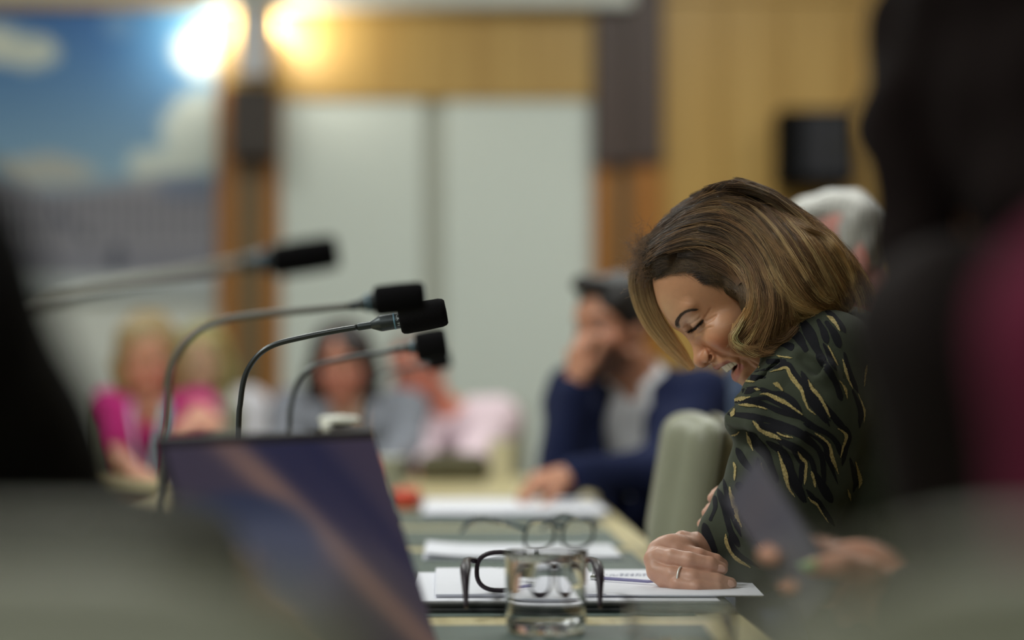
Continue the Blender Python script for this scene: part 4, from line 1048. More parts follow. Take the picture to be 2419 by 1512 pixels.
    NS, NE = Q(1945, 850, -.075), Q(1800, 1295, .012); FS_, FE = Q(1965, 850, .25), Q(1790, 1290, .18)
    body += [cap(NS, NE, .044, .038, .03), cap(FS_, FE, .044, .038, .03), cap(FE, H_(1685, 1300, .085), .036, .024, .02), cap(NE, LH(1780, 1225, .075), .038, .028, .02), cap(NS, FS_, .05, None, .04)]
    hip = np.array((.55, 3.33, .56)); body += [cap(Q(2075, 1420, .16), hip, .11, .12, .04)]
    lf = np.array((0, -1., 0)); fw = np.array((-1., 0, 0)); legs_ = []; tr = [cap(hip - lf * .08, hip + lf * .08, .125, None, .03)]; shoes = []
    for t in (-1, 1):
        kn = hip + fw * .30 + lf * .12 * t - UPZ * .06; an = np.array((kn[0], kn[1], .1)) - fw * .05
        legs_ += [cap(hip + lf * .09 * t, kn, .062, .05, .03), cap(kn, an, .048, .036, .02)]; tr += [cap(hip + lf * .09 * t, kn, .085, .068, .03), cap(kn, an, .064, .05, .02)]
        shoes += [cap(np.array((an[0], an[1], .045)), np.array((an[0], an[1], .038)) + fw * .16, .04, .032, .01)]
    parts = [(head_V, head_F)]
    for pr, rs in ((rh, .0012), (lh, .0014), (body + legs_, .006)):
        parts.append(sdf(off(pr), rs, 1))
    nV = 0; VV = []; FF = []
    for v_, f_ in parts: VV.append(v_); FF.append(f_ + nV); nV += len(v_)
    me = mesh_np('body', np.concatenate(VV), np.concatenate(FF))
    C = np.concatenate([colf(parts[0][0])] + [np.tile(np.array(lin((198, 152, 130))), (len(p[0]), 1)) for p in parts[1:]])
    # knuckle tone on the hands
    set_col(me, C)
    link('body', me, mat('warm skin', (190, 138, 102), rough=.42, attr='tint', noise=.05, nscale=90, bump=.10, bscale=900, sss=.15, spec=.45), r)
    # finger nails and rings
    nm = mat('natural nail', (204, 160, 142), rough=.25, noise=.02, coat=.3)
    rhV, rhF = parts[1]; rt_ = BVHTree.FromPolygons([Vector(q) for q in (rhV + base)], [tuple(f) for f in rhF])
    for (u, v, ax) in ((1702, 1344, (1, .1, -.25)), (1724, 1379, (1, .15, -.12))):
        dv = Vector(P(u, v, 1.0)) - Vector((0, 0, CAMZ)); dv.normalize(); q = rt_.ray_cast(Vector((0, 0, CAMZ)), dv)
        if q[0] is None: continue
        axv = unit(ax); nv_ = np.array(q[1]); nv_ = unit(nv_ - axv * (nv_ @ axv)); p = np.array(q[0]) - base - nv_ * .0006
        sdf_obj('finger_nail', [ell(p, (.0070, .0054, .0016), np.stack([axv, np.cross(nv_, axv), nv_]), .001)], .0005, nm, r)
    rp = H_(1607, 1362.5, -.0305) - base; axv = unit(H_(1636, 1366, -.036) - H_(1590, 1360, -.026))
    rg = MB().lathe([(.0120, -.0014), (.0137, -.0010), (.0137, .0010), (.0120, .0014)], c=rp, axis=axv, n=40, closed=True)
    for k in range(9):
        t = math.radians(-150 + 11 * k); e1 = unit(np.cross(axv, (0, 1, 0))); e2 = np.cross(axv, e1)
        q = rp + (e1 * math.cos(t) + e2 * math.sin(t)) * .0134; rg.box(q, (.0010, .0010, .0010), bev=.0003, seg=1)
    rg.build('ring', mat('silver ring', (236, 234, 228), rough=.42, metal=.5, noise=.02, spec=.8), r, smooth=True)
    p2 = LH(1694, 1200, .060) - base
    MB().lathe([(.0084, -.0014), (.0098, -.0010), (.0098, .0010), (.0084, .0014)], c=p2, axis=unit((1, .4, .15)), n=32, closed=True).build('ring', M['gold'], r, smooth=True)
    sdf_obj('blouse', off(chain([Q(1840, 1300, .10), Q(1822, 1360, .075), Q(1815, 1440, .07), Q(1850, 1500, .10)], [.05, .042, .040, .05], .02)), .006, mat('periwinkle blouse', (150, 164, 214), rough=.8, noise=.04, bump=.2), r)
    # upper teeth on their arch
    th = MB()
    for k in range(-5, 6):
        t = k * .235; w = (.0043, .0036, .0039, .0036, .0037, .0040)[abs(k)]; R_ = 25
        pf, pl_ = 66 + 29 * math.cos(t) - 3.5, 25 * math.sin(t); nvec = unit(h.F * math.cos(t) * .9 + h.L * math.sin(t)); tang = unit(np.cross(h.U, nvec)); uv_ = np.cross(nvec, tang)
        th.box(h(pf, -66.8 + .6 * (abs(k) % 2), pl_) - base, (w, .0026, .0062), R=np.stack([tang, nvec, uv_], 1), bev=.0013, seg=2)
    th.build('teeth', mat('tooth enamel', (222, 208, 178), rough=.25, noise=.04, nscale=120, sss=.1), r, smooth=True)
    # lashes: short curved hairs along the closed lid
    tree = BVHTree.FromPolygons([Vector(v) for v in (head_V + base)], [tuple(f) for f in head_F]); O3 = Vector((0, 0, CAMZ))
    def hit(u, v, tr=tree):
        dv = Vector(P(u, v, 1.0)) - O3; dv.normalize(); q = tr.ray_cast(O3, dv); return (np.array(q[0]), np.array(q[1])) if q[0] is not None else (None, None)
    lm = MB(); g = random.Random(3)
    lp = spline([(x, y, 0) for x, y in LASH], 8)
    for x, y, _ in lp[6:]:
        for _k in range(2):
            hp_, hn = hit(x + g.uniform(-1, 1), y + g.uniform(-.6, .6))
            if hp_ is None: continue
            dr = unit(np.array((-.55 + g.uniform(-.25, .25), -.5, -.75))); p0 = hp_ - base; lm.tube([p0, p0 + dr * .003 + hn * .001, p0 + dr * .0055 + hn * .003], [.00034, .00026, .0001], 5)
    lm.build('eyelashes', mat('mascara', (20, 16, 16), rough=.5, noise=.02), r)
    bm_ = MB()
    bp = spline([(x, y, 0) for x, y in BROW], 10)
    for i, (x, y, _) in enumerate(bp[:-1]):
        t = i / len(bp); nx = bp[i + 1] - bp[i]; nx = nx / (np.linalg.norm(nx) + 1e-9)
        for _k in range(4):
            o = g.uniform(-1, 1) * (4.4 - 2.6 * t); hp_, hn = hit(x - nx[1] * o + g.uniform(-1, 1), y + nx[0] * o)
            if hp_ is None: continue
            hp2, _h = hit(x - nx[1] * o + nx[0] * 7 - nx[1] * 1.5, y + nx[0] * o + nx[1] * 7 + nx[0] * -1.5)
            if hp2 is None: continue
            bm_.tube([hp_ - base, (hp_ + hp2) / 2 - base + hn * .0008, hp2 - base + hn * .0004], [.00014, .00013, .00006], 4)
    bm_.build('eyebrow', mat('brow hair', (84, 66, 54), rough=.6, noise=.02), r)

    # ---- jacket
    jk = []
    jk += chain([Q(1958, 838, -.075), Q(1918, 950, -.080), Q(1886, 1080, -.055), Q(1840, 1215, -.025), Q(1800, 1300, .0)], [.058, .076, .078, .074, .052], .02)
    jk += [ell(Q(1868, 965, -.085), (.068, .06, .046), np.stack([unit((1, 0, -.25)), np.array((0, 1., 0)), unit((.25, 0, 1))]), .02)]
    jk += chain([Q(1790, 985, -.085), Q(1752, 998, -.075), Q(1766, 1050, -.06), Q(1768, 1110, -.045)], [.026, .020, .014, .022], .012)
    jk += chain([Q(1772, 1110, -.04), Q(1742, 1190, -.01), Q(1704, 1258, -.018), Q(1672, 1304, -.018)], [.028, .028, .026, .016], .02)
    jk += [cap(Q(1716, 1312, .03), Q(1796, 1338, .03), .028, .030, .02)]
    jk += [cap(Q(1790, 1290, .01), Q(1770, 1225, .075), .055, .040, .03), cap(Q(1790, 1280, .18), Q(1712, 1288, .03), .050, .034, .03), cap(Q(1965, 850, .25), Q(1790, 1280, .18), .062, .054, .03)]
    jk += [cap(Q(1905, 850, .02), Q(1965, 850, .06), .070, .075, .03), cap(Q(2000, 930, .02), Q(2080, 1180, .10), .10, .13, .04), cap(Q(2000, 930, .16), Q(2080, 1180, .16), .10, .13, .04), cap(Q(2060, 1150, .12), hip + UPZ * .02, .15, .14, .05)]
    # neckline roll and folds
    jk += chain([Q(1905, 770, -.062), Q(1858, 800, -.060), Q(1824, 842, -.052), Q(1800, 890, -.046), Q(1762, 945, -.05)], [.024, .024, .022, .019, .017], .008)
    jk += chain([Q(1880, 868, -.115), Q(1845, 905, -.122), Q(1800, 938, -.118), Q(1762, 972, -.10)], [.014, .020, .019, .014], .008)
    jk += chain([Q(1900, 850, -.128), Q(1945, 880, -.145), Q(1990, 950, -.135)], [.014, .016, .012], .010)
    jk += chain([Q(1732, 990, -.098), Q(1790, 1000, -.135), Q(1880, 1035, -.150), Q(1960, 1085, -.130)], [.012, .015, .016, .010], .008)
    jk += chain([Q(1845, 862, -.110), Q(1812, 900, -.113), Q(1778, 932, -.105)], [.007, .010, .008], .006, 's')
    jk += chain([Q(1892, 842, -.137), Q(1930, 868, -.150), Q(1985, 905, -.140)], [.006, .009, .005], .007, 's')
    jk += chain([Q(1752, 1022, -.105), Q(1790, 1012, -.132), Q(1850, 1034, -.148)], [.006, .009, .006], .007, 's')
    jk += chain([Q(1742, 1060, -.085), Q(1772, 1022, -.105)], [.004, .007], .010, 's')
    jk += chain([Q(1800, 1290, -.075), Q(1740, 1210, -.055)], [.003, .005], .02, 's')
    jk += [cap(h(30, -20, 0), h(70, -90, 0), .066, .058, .006, 's'), cap(h(-10, 10, 0), h(10, -70, 0), .074, .060, .006, 's')]
    fold = lambda V, N: V + N * (wob(V, .0022, 26, 11) + wob(V, .0007, 90, 12))[:, None]
    JV, JF = sdf(off(jk), .0036, 2); JV = fold(JV, normals(JV, JF))
    jt = BVHTree.FromPolygons([Vector(v) for v in (JV + base)], [tuple(f) for f in JF])
    sV, sF, sM = [JV], [JF], [np.zeros(len(JF), np.int32)]; cnt = [len(JV)]
    def stripe(pl, width, mi, lift, jag):
        """a woven streak laid on the cloth along a traced path"""
        p = spline([(x, y, 0) for x, y in pl], max(4, int(60 / len(pl))))[:, :2]; n = len(p); rows = []; rr = random.Random(int(p[0][0] * 7 + p[0][1]))
        for i in range(n):
            t = p[min(i + 1, n - 1)] - p[max(i - 1, 0)]; t = t / (np.linalg.norm(t) + 1e-9); nn = np.array((-t[1], t[0])); f = i / (n - 1)
            wd = width * .5 * max(.16, math.sin(PI * min(max(f, .02), .98)) ** .55) * (1 + .22 * math.sin(f * 9 + p[0][0]))
            j1, j2 = rr.uniform(-jag, jag), rr.uniform(-jag, jag); row = []
            for q in (-1, -.5, 0, .5, 1):
                uv = p[i] + nn * (wd * q + (j1 if q < 0 else j2) * abs(q)); hp_, hn = hit(uv[0], uv[1], jt)
                if hp_ is None: row = None; break
                row.append(hp_ - base + hn * lift)
            rows.append(row)
        run = []
        def flush():
            if len(run) > 2:
                V_ = np.array(run).reshape(-1, 3); m = len(run); i_ = np.arange(m * 5).reshape(m, 5)
                sl = np.linalg.norm(np.diff(np.array(run)[:, 2], axis=0), axis=1)
                F_ = np.stack([i_[:-1, :-1], i_[:-1, 1:], i_[1:, 1:], i_[1:, :-1]], -1)
                ok = np.ones(F_.shape[:2], bool); A = np.array(run)
                ok &= (np.linalg.norm(A[1:, :-1] - A[:-1, :-1], axis=2) < .02) & (np.linalg.norm(A[1:, 1:] - A[:-1, 1:], axis=2) < .02) & (np.linalg.norm(A[:-1, 1:] - A[:-1, :-1], axis=2) < .015) & (np.linalg.norm(A[1:, 1:] - A[1:, :-1], axis=2) < .015)
                F_ = F_[ok]; sV.append(V_); sF.append(F_ + cnt[0]); sM.append(np.full(len(F_), mi, np.int32)); cnt[0] += len(V_)
            run.clear()
        for row in rows:
            if row is None: flush()
            else: run.append(row)
        flush()
    A5 = lambda pl: [(1660 + x / 4.448, 720 + y / 4.448) for x, y in pl]; A6 = lambda pl: [(1620 + x / 3.78, 1000 + y / 3.78) for x, y in pl]
    BL5 = [([(1050, 170), (1100, 260), (1150, 360), (1200, 470), (1260, 560)], 78), ([(1220, 180), (1270, 280), (1300, 380)], 50), ([(1310, 200), (1380, 300), (1430, 420)], 55), ([(880, 245), (950, 260), (1000, 250)], 38), ([(870, 295), (930, 330), (970, 350)], 38), ([(980, 300), (1030, 380), (1080, 470)], 66),
           ([(930, 700), (1000, 760), (1060, 850), (1110, 950), (1180, 1080), (1250, 1180)], 48), ([(640, 900), (720, 930), (830, 940), (930, 1000), (1000, 1080)], 52), ([(480, 1030), (620, 1040), (720, 1080), (850, 1130), (1000, 1170), (1100, 1220), (1200, 1280)], 40), ([(350, 1155), (480, 1170), (600, 1190), (750, 1230), (900, 1280), (1020, 1340), (1120, 1420), (1200, 1500)], 54),
           ([(1080, 770), (1160, 900), (1260, 1040), (1350, 1150), (1450, 1250)], 50), ([(1230, 560), (1330, 700), (1400, 830), (1440, 950)], 60), ([(250, 1085), (330, 1060)], 34), ([(800, 400), (870, 420), (940, 450)], 60), ([(690, 600), (780, 590), (860, 600)], 44), ([(480, 760), (560, 770), (640, 760)], 40), ([(370, 920), (470, 905), (560, 880)], 44)]
    BL6 = [([(470, 250), (520, 340), (580, 410), (640, 460)], 46), ([(600, 120), (650, 200), (720, 280), (760, 380), (800, 480)], 64), ([(780, 200), (860, 250), (920, 340), (950, 440), (1000, 560), (1040, 640)], 54), ([(860, 160), (960, 210), (1050, 260), (1120, 330), (1150, 430)], 46), ([(700, 20), (860, 50), (1000, 90), (1100, 160), (1180, 230), (1220, 330), (1230, 450)], 48), ([(1100, 20), (1200, 60), (1290, 110), (1350, 180), (1380, 260)], 42),
           ([(310, 640), (350, 740), (370, 850), (400, 960), (450, 1050)], 52), ([(262, 670), (262, 760), (225, 850)], 30), ([(170, 920), (200, 1020), (260, 1130)], 54), ([(530, 850), (600, 950), (700, 1080)], 64), ([(480, 560), (560, 680), (640, 800)], 60), ([(1170, 470), (1230, 580), (1290, 680)], 54), ([(110, 960), (110, 1060), (130, 1150)], 26)]
    GO5 = [([(1300, 120), (1350, 150), (1400, 210), (1440, 280)], 38), ([(1315, 430), (1350, 500), (1385, 580), (1415, 640)], 18), ([(1465, 570), (1490, 660), (1520, 770), (1570, 880)], 26), ([(1720, 630), (1705, 720), (1690, 860)], 20), ([(820, 325), (850, 312), (890, 315)], 18), ([(780, 535), (850, 550), (945, 562)], 18), ([(710, 710), (790, 690), (880, 668), (920, 740), (980, 820), (1040, 900), (1070, 1000), (1110, 1090), (1190, 1155)], 36),
           ([(1110, 790), (1150, 880), (1220, 960), (1280, 1060), (1335, 1180)], 36), ([(740, 825), (790, 845), (845, 905)], 40), ([(600, 940), (680, 940), (780, 985), (880, 1035), (960, 1090), (1050, 1155)], 36), ([(380, 1055), (460, 1050), (560, 1065), (680, 1100)], 30), ([(340, 1095), (320, 1140), (305, 1180)], 38), ([(285, 1010), (380, 995), (505, 965)], 36), ([(440, 805), (500, 808), (550, 815)], 22), ([(540, 885), (605, 895)], 22), ([(565, 662), (605, 655)], 26),
           ([(1430, 795), (1490, 880), (1515, 990)], 22), ([(1625, 935), (1670, 1040), (1695, 1130), (1685, 1240)], 18), ([(530, 1220), (570, 1270), (600, 1310), (680, 1350), (760, 1380), (830, 1415)], 40), ([(780, 1340), (850, 1375), (950, 1395)], 18), ([(300, 1370), (350, 1360), (385, 1325)], 18)]
    GO6 = [([(1150, 85), (1220, 130), (1280, 195), (1300, 290), (1330, 370), (1360, 450)], 28), ([(1350, 40), (1410, 80), (1430, 125), (1400, 210), (1378, 305)], 24), ([(540, 75), (570, 160), (605, 245)], 26), ([(430, 345), (445, 400), (440, 510)], 24), ([(680, 350), (680, 400), (710, 470), (765, 530)], 28), ([(825, 250), (860, 350), (890, 450), (915, 560), (975, 655)], 34), ([(1000, 245), (1040, 310), (1075, 350), (1070, 440), (1060, 545)], 30),
           ([(1120, 425), (1140, 490), (1155, 570)], 26), ([(395, 565), (410, 640), (440, 720), (460, 820), (505, 925)], 42), ([(360, 985), (365, 1060), (400, 1140), (460, 1210), (580, 1285)], 32), ([(640, 1050), (670, 1090), (715, 1125)], 24), ([(1090, 655), (1120, 690), (1165, 720), (1215, 800), (1270, 885)], 18), ([(1510, 340), (1535, 430), (1555, 520), (1540, 580)], 28), ([(1440, 585), (1470, 690)], 18)]
    def ext(pl, e=.14):
        a, b = np.array(pl[0]), np.array(pl[1]); c_, d_ = np.array(pl[-2]), np.array(pl[-1]); L_ = sum(math.dist(pl[i], pl[i + 1]) for i in range(len(pl) - 1)) * e
        return [tuple(a - (b - a) / np.linalg.norm(b - a) * L_)] + list(pl) + [tuple(d_ + (d_ - c_) / np.linalg.norm(d_ - c_) * L_)]
    def beside(pl, o):
        q = []
        for i in range(len(pl)):
            a, b = np.array(pl[max(i - 1, 0)]), np.array(pl[min(i + 1, len(pl) - 1)]); t = (b - a) / (np.linalg.norm(b - a) + 1e-9); q.append((pl[i][0] - t[1] * o, pl[i][1] + t[0] * o))
        return q
    for k, (pl, w) in enumerate([(A5(p_), w_ / 4.448) for p_, w_ in GO5] + [(A6(p_), w_ / 3.78) for p_, w_ in GO6]):
        if len(pl) > 3: stripe(ext(beside(pl, (w * .5 + 5.5) * (1 if k % 2 else -1)), .2), 12, 1, .0004, .4)
    for pl, w in BL5: stripe(ext(A5(pl)), w * 1.3 / 4.448, 1, .0005, .4)
    for pl, w in BL6: stripe(ext(A6(pl)), w * 1.3 / 3.78, 1, .0005, .4)
    for pl, w in GO5: stripe(A5(pl), w * 1.05 / 4.448, 2, .0011, .8)
    for pl, w in GO6: stripe(A6(pl), w * 1.05 / 3.78, 2, .0011, .8)
    jme = mesh_np('jacket', np.concatenate(sV), np.concatenate(sF))
    jm = mat('dark green jacquard', (62, 67, 54), rough=.8, noise=.12, nscale=40, bump=.35, bscale=1500, sheen=.08, spec=.25)
    o = link('jacket', jme, [jm, mat('black stripe weave', (25, 25, 31), rough=.8, noise=.05, bump=.3, bscale=1500, spec=.25), mat('gold thread', (222, 202, 138), rough=.55, col2=(168, 144, 84), nscale=420, bump=.9, bscale=1600, spec=.5)], r)
    jme.polygons.foreach_set('material_index', np.concatenate(sM)[:len(jme.polygons)])
    sdf_obj('trousers', off(tr), .012, mat('dark trousers', (34, 36, 40), rough=.9, noise=.05), r); [sdf_obj('shoe', off([q_]), .01, M['plastic_black'], r) for q_ in shoes]

    # ---- hair: a soft mass, then strands combed over it
    hm = [ell(Q(1722, 588, .0), (.094, .082, .076), np.stack([unit((.8, 0, -.5)), np.array((0, 1., 0)), unit((.5, 0, .8))]), .02), ell(Q(1872, 640, .0), (.088, .088, .066), np.stack([unit((.8, 0, -.6)), np.array((0, 1., 0)), unit((.6, 0, .8))]), .04),
          ell(Q(1570, 605, .0), (.040, .060, .034), np.stack([unit((.6, 0, .75)), np.array((0, 1., 0)), unit((-.75, 0, .6))]), .03)]
    hm += chain([Q(1788, 600, -.050), Q(1814, 680, -.074), Q(1800, 745, -.080), Q(1785, 792, -.078)], [.034, .034, .032, .020], .025)
    hm += chain([Q(1870, 640, -.05), Q(1880, 700, -.062), Q(1910, 720, -.06)], [.05, .035, .018], .03)
    hm += chain([Q(1960, 660, 0), Q(1985, 705, .0)], [.040, .018], .03)
    hm += chain([Q(1545, 592, .04), Q(1516, 655, .055), Q(1533, 735, .062), Q(1572, 800, .060), Q(1626, 862, .055)], [.028, .017, .017, .014, .003], .012)
    hm += chain([Q(1790, 600, .050), Q(1800, 690, .076), Q(1790, 770, .080)], [.034, .036, .025], .03)
    # keep the face clear
    hm += [c((62, 28, 0), (96, 22, 0), 45, 40, 4, 's'), e((70, -30, 0), (50, 60, 58), 4, 's'), ell(Q(1640, 748, -.06), (.060, .06, .050), None, .006, 's')]
    hm += [ell(Q(1690, 622, -.056), (.040, .016, .022), None, .01), ell(Q(1735, 660, -.066), (.022, .012, .030), None, .01)]
    HVv, HFf = sdf(off(hm), .003, 2)
    HVv = HVv + normals(HVv, HFf) * wob(HVv, .0012, 120, 4)[:, None] - normals(HVv, HFf) * .0045
    mesh = mesh_np('hair', HVv, HFf)
    hmat = mat('brown hair mass', (70, 54, 36), rough=.9, spec=.1, col2=(54, 42, 28), nscale=60, stretch=(1, 1, 1), bump=.4, bscale=300)
    hair = link('hair', mesh, hmat, r)
    ht = BVHTree.FromPolygons([Vector(v) for v in (HVv + base)], [tuple(f) for f in HFf])
    def surf(u, v, back=False, prev=None):
        dv = Vector(P(u, v, 1.0)) - O3; dv.normalize()
        if back: st = O3 + dv * 4.2; q = ht.ray_cast(st, -dv)
        else: q = ht.ray_cast(O3, dv)
        if q[0] is None: return None
        return q[0].y
    root, mid_, gold_, pale = np.array(lin((80, 65, 53))), np.array(lin((150, 112, 78))), np.array(lin((206, 163, 108))), np.array(lin((248, 215, 154)))
    G_ = [
        [(1502, 648), (1545, 612), (1600, 592), (1660, 590), (1712, 612), (1756, 650), (1780, 700), (1772, 738), (1752, 772), (1737, 800), (1757, 819), (1802, 822)],
        [(1506, 625), (1556, 588), (1608, 566), (1662, 562), (1722, 582), (1766, 626), (1786, 682), (1788, 735), (1768, 780), (1748, 806), (1780, 824), (1826, 812)],
        [(1518, 600), (1574, 560), (1634, 538), (1695, 538), (1752, 568), (1792, 622), (1814, 682), (1816, 740), (1798, 784), (1786, 812), (1822, 812), (1852, 786)],
        [(1534, 575), (1596, 532), (1652, 512), (1715, 514), (1770, 552), (1808, 606), (1838, 666), (1850, 720), (1846, 765), (1842, 795), (1862, 785), (1880, 762)],
        [(1554, 548), (1610, 510), (1666, 490), (1730, 494), (1785, 532), (1822, 588), (1852, 648), (1886, 700), (1918, 728), (1950, 734), (1966, 732)],
        [(1580, 520), (1632, 486), (1688, 468), (1750, 474), (1808, 510), (1852, 562), (1888, 622), (1920, 678), (1950, 712), (1978, 722)],
        [(1612, 494), (1655, 468), (1706, 452), (1768, 458), (1830, 492), (1882, 540), (1924, 594), (1956, 650), (1982, 696), (1994, 722)],
        [(1646, 468), (1722, 440), (1790, 448), (1852, 480), (1910, 524), (1960, 574), (1998, 628), (2024, 680), (2030, 712)],
        [(1686, 446), (1745, 436), (1812, 458), (1876, 494), (1936, 538), (1988, 592), (2026, 644), (2048, 690), (2052, 716)]]
    GN = np.array([spline([(x, y, 0) for x, y in gl], 6)[np.linspace(0, (len(gl) - 1) * 6, 22).round().astype(int)][:, :2] for gl in G_])
    pos = []; cols = []; rads = []
    def add(uv, ys, col_r, col_t, rad):
        m = len(uv); f = np.linspace(0, 1, m)[:, None]; w = np.clip(f * 1.35 - .12, 0, 1)
        pts = np.array([P(uv[i][0], uv[i][1], ys[i]) for i in range(m)]) - base
        pos.append(pts); cols.append(col_r * (1 - w) + col_t * w); rads.append(np.linspace(1, .45, m) * rad)
    def comb(uv, lift, back=False, dflt=None):
        ys = [surf(x, y, back) for x, y in uv]
        if all(y is None for y in ys): return None
        last = next(y for y in ys if y is not None); o = []
        for y in ys:
            if y is None: y = last
            else: y = last + np.clip(y - last, -.022, .022)
            last = y; o.append(y)
        o = np.array(o); k = np.array([.25, .5, .25]); o[1:-1] = np.convolve(o, k, 'valid'); o[1:-1] = np.convolve(o, k, 'valid')
        return o + (lift if back else -lift)
    rg_ = np.random.default_rng(5)
    NC = 620
    for back in (False, True):
        for ci in range(NC if not back else 260):
            g0 = rg_.uniform(0, len(GN) - 1.001); i0 = int(g0); fr = g0 - i0; clump = GN[i0] * (1 - fr) + GN[i0 + 1] * fr
            s0 = rg_.choice([0, 0, 0, 1, 2, 3, 5, 7]); s1 = rg_.choice([21, 21, 20, 19, 17, 15]); cu_ = clump[s0:s1 + 1]
            blond = np.clip(rg_.normal(.34, .30) + (.30 if 3.5 < g0 < 4.6 or 6.0 < g0 < 6.8 else 0) + (.15 if g0 < 1.2 else 0), 0, 1)
            jit = np.stack([np.sin(np.linspace(0, 1, len(cu_)) * rg_.uniform(4, 10) + rg_.uniform(0, 6)), np.cos(np.linspace(0, 1, len(cu_)) * rg_.uniform(4, 10) + rg_.uniform(0, 6))], 1) * rg_.uniform(0, 3.5) + rg_.normal(0, 3.5, 2) + rg_.normal(0, 9, 2) * np.linspace(-.6, 1, len(cu_))[:, None]; lift = rg_.uniform(-.001, .0055) if rg_.random() > .06 else rg_.uniform(.006, .011)
            ys = comb(cu_ + jit, lift, back)
            if ys is None: continue
            vc = rg_.choice([.5, .75, .95, 1.1, 1.35]) * rg_.uniform(.9, 1.1)
            for k in range(26 if not back else 14):
                m = len(cu_); f = np.linspace(0, 1, m)[:, None]
                o = rg_.normal(0, 2.6, 2) * (1 - f) + rg_.normal(0, 4.2, 2) * f + np.stack([np.sin(f[:, 0] * rg_.uniform(3, 9) + rg_.uniform(0, 6)), np.cos(f[:, 0] * rg_.uniform(3, 9) + rg_.uniform(0, 6))], 1) * rg_.uniform(.3, 2.6)
                tip = mid_ * (1 - blond) + (gold_ if blond < .62 else pale) * blond; v_ = vc * rg_.uniform(.75, 1.2); rt = root * (1 - blond * .35) + mid_ * blond * .35
                add(cu_ + jit + o, ys + rg_.normal(0, .0012, 1) + (f[:, 0] * rg_.normal(0, .0018)), rt * v_, tip * v_, rg_.uniform(.00012, .00024))
    # lighter locks swept over the brown
    def lock(path, wid, n, c0, c1, lift, rad=.0002):
        sp = spline([(x, y, 0) for x, y in path], 6)[:, :2]; m = len(sp); f = np.linspace(0, 1, m)[:, None]
        tn = np.gradient(sp, axis=0); tn = tn / (np.linalg.norm(tn, axis=1)[:, None] + 1e-9); nn = np.stack([-tn[:, 1], tn[:, 0]], 1)
        ys = comb(sp, lift)
        if ys is None: return
        for k in range(n):
            a_, b_ = sorted(rg_.choice(m, 2, replace=False)) if rg_.random() < .35 else (0, m - 1)
            if b_ - a_ < 5: a_, b_ = 0, m - 1
            o = rg_.normal(0, wid, 1) * (.35 + .65 * np.sin(np.clip(f, .08, .95) * PI)) + np.sin(f * rg_.uniform(3, 9) + rg_.uniform(0, 6)) * rg_.uniform(.2, 1.6)
            v_ = rg_.uniform(.75, 1.2); q = sp + nn * o
            add(q[a_:b_ + 1], (ys + rg_.normal(0, .0016))[a_:b_ + 1], c0 * v_, c1 * v_, rg_.uniform(.6, 1.1) * rad)
    for path, wid, n, c0, c1, lf_ in (
        ([(1700, 500), (1756, 542), (1800, 596), (1830, 660), (1873, 711), (1916, 731), (1952, 735)], 7, 520, mid_, pale, .007),
        ([(1800, 480), (1887, 540), (1945, 568), (1980, 610), (2004, 655), (2014, 700)], 8, 380, mid_, pale, .006),
        ([(1690, 470), (1760, 520), (1840, 590), (1900, 650), (1945, 705)], 6, 240, root, gold_, .007),
        ([(1650, 540), (1725, 560), (1766, 620), (1782, 690), (1772, 740), (1748, 775)], 7, 380, root, gold_, .007),
        ([(1738, 765), (1733, 806), (1756, 822), (1785, 825), (1829, 811), (1872, 776), (1911, 745)], 4.5, 460, gold_, pale, .006),
        ([(1766, 730), (1748, 770), (1744, 800), (1768, 816), (1810, 808)], 7, 320, gold_, pale, .006),
        ([(1600, 600), (1660, 604), (1715, 628), (1750, 668)], 9, 260, root * .8, mid_ * .8, .004),
        ([(1620, 500), (1700, 478), (1790, 500), (1850, 560), (1890, 620)], 8, 260, root * .7, mid_ * .8, .006),
        ([(1740, 610), (1800, 680), (1830, 740), (1822, 790)], 10, 300, root * .7, mid_ * .75, .004),
        ([(1850, 600), (1900, 670), (1930, 715)], 10, 240, root * .7, mid_ * .8, .005)):
        lock(path, wid, n, c0, c1, lf_)
    # short dark growth above the forehead, swept up and back
    HL = np.array([(1536, 664), (1560, 656), (1582, 646), (1602, 642), (1622, 642), (1642, 656), (1658, 672), (1680, 668), (1700, 664), (1720, 674), (1738, 686), (1748, 692)], float)
    for k in range(5200):
        t = rg_.uniform(0, len(HL) - 1.001); i0 = int(t); p0 = HL[i0] * (1 - t + i0) + HL[i0 + 1] * (t - i0) + rg_.normal(0, 3.4, 2); up = rg_.uniform(.0, 1.0)
        p0 = p0 + np.array((6 + 8 * t / 11, -46)) * up; L_ = rg_.uniform(22, 64); ang = math.radians(-52 + 74 * (t / 11) + 34 * up + rg_.normal(0, 9)); bend = math.radians(rg_.uniform(30, 75))
        uv = [p0]
        for j in range(7):
            an = ang + bend * j / 7; uv.append(uv[-1] + np.array((math.cos(an), math.sin(an))) * L_ / 7)
        uv = np.array(uv); ys = []
        for x, y in uv:
            yy = surf(x, y); hh = hit(x, y)[0]; c_ = [q for q in (yy, hh[1] if hh is not None else None) if q is not None]; ys.append(min(c_) if c_ else np.nan)
        ys = np.array(ys)
        if np.isnan(ys[0]): continue
        for j in range(1, 8): ys[j] = ys[j - 1] if np.isnan(ys[j]) else ys[j - 1] + np.clip(ys[j] - ys[j - 1], -.008, .008)
        v_ = rg_.uniform(.6, 1.2); add(uv, ys - rg_.uniform(.0004, .004), np.array(lin((70, 56, 46))) * v_, np.array(lin((128, 102, 72))) * v_, rg_.uniform(.00010, .00017))
    # far curtain past the forehead
    FC = np.array([[(1528, 590), (1498, 628), (1489, 668), (1500, 720), (1524, 770), (1560, 815), (1600, 850), (1628, 872)], [(1562, 590), (1544, 632), (1542, 680), (1554, 728), (1578, 770), (1602, 806), (1622, 838), (1638, 868)]], float)
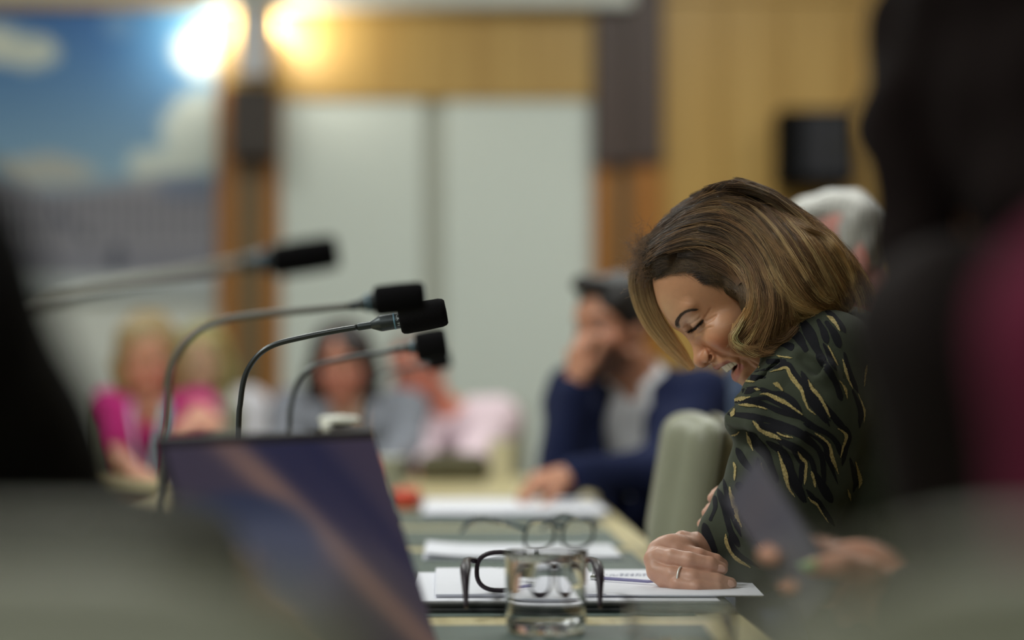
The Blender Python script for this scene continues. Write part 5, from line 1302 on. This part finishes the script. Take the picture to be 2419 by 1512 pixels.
    FCS = np.array([spline([(x, y, 0) for x, y in q], 4)[:, :2] for q in FC])
    for k in range(3600):
        t = rg_.uniform(0, 1); m = FCS.shape[1]; f = np.linspace(0, 1, m); uv = FCS[0] * (1 - t) + FCS[1] * t + rg_.normal(0, 2.2, 2) + np.stack([np.sin(f * rg_.uniform(3, 8) + rg_.uniform(0, 6)) * 1.2, np.zeros(m)], 1)
        e_ = int(rg_.choice([m, m, m - 3, m - 6])); y0 = DW + .048 + rg_.normal(0, .010); bl = np.clip(rg_.normal(.5, .28), 0, 1); v_ = rg_.uniform(.7, 1.2)
        add(uv[:e_], np.full(e_, y0) + .012 * f[:e_] - .012 * np.sin(f[:e_] * PI), root * v_, (gold_ * (1 - bl) + pale * bl) * v_, rg_.uniform(.00012, .00022))
    # frizz at the crown of the forehead and flyaways on the outline
    for k in range(1100):
        p0 = np.array((1525 + rg_.normal(0, 16), 612 + rg_.normal(0, 26))); an = math.radians(rg_.uniform(120, 300)); L_ = rg_.uniform(14, 44); uv = [p0]; bend = rg_.normal(0, 1.5)
        for j in range(7): uv.append(uv[-1] + np.array((math.cos(an + bend * j / 7), math.sin(an + bend * j / 7))) * L_ / 7)
        v_ = rg_.uniform(.7, 1.3); add(np.array(uv), np.full(8, DW + rg_.normal(0, .022)), root * v_, mid_ * v_, .00017)
    for k in range(700):
        g0 = rg_.uniform(0, 8); i0 = int(min(g0, 7)); fr = g0 - i0; cu_ = GN[i0] * (1 - fr) + GN[i0 + 1] * fr; s0 = rg_.integers(0, 14); cu_ = cu_[s0:s0 + rg_.integers(4, 9)]
        ys = comb(cu_, rg_.uniform(.002, .012))
        if ys is None: continue
        f = np.linspace(0, 1, len(cu_))[:, None]; add(cu_ + rg_.normal(0, 14, 2) * f ** 2 + rg_.normal(0, 4, 2), ys, mid_ * 1.1, gold_ * 1.1, .00014)
    for k in range(420):
        q = GN[-1]; i = rg_.integers(0, 17); p0 = q[i] + rg_.normal(0, 4, 2); t = q[min(i + 3, 21)] - q[i]; t = t / np.linalg.norm(t); nn = np.array((t[1], -t[0])); L_ = rg_.uniform(20, 60); uv = []
        for j in range(8): f = j / 7; uv.append(p0 + t * L_ * f + nn * (rg_.uniform(2, 9) * f + 6 * math.sin(f * 3)))
        add(np.array(uv), np.full(8, DW + rg_.normal(0, .03)), mid_, gold_, .00018)
    hc = bpy.data.hair_curves.new('strands'); hc.add_curves([len(p) for p in pos])
    hc.attributes['position'].data.foreach_set('vector', np.concatenate(pos).astype(np.float32).ravel()) if 'position' in hc.attributes else None
    ra = hc.attributes.get('radius') or hc.attributes.new('radius', 'FLOAT', 'POINT'); ra.data.foreach_set('value', np.concatenate(rads).astype(np.float32))
    ca = hc.attributes.new('tint', 'FLOAT_COLOR', 'POINT'); cc = np.concatenate(cols); c4 = np.ones((len(cc), 4), np.float32); c4[:, :3] = np.clip(cc, 0, 1); ca.data.foreach_set('color', c4.ravel())
    sm = mat('hair strand', (120, 95, 60), rough=.38, attr='tint', spec=.5)
    hc.materials.append(sm); so = bpy.data.objects.new('strands', hc); COL.objects.link(so); so.parent = hair
    return h
laughing_woman()
chair(.60, 3.30, PI / 2, 'khaki leather chair under the laughing woman')
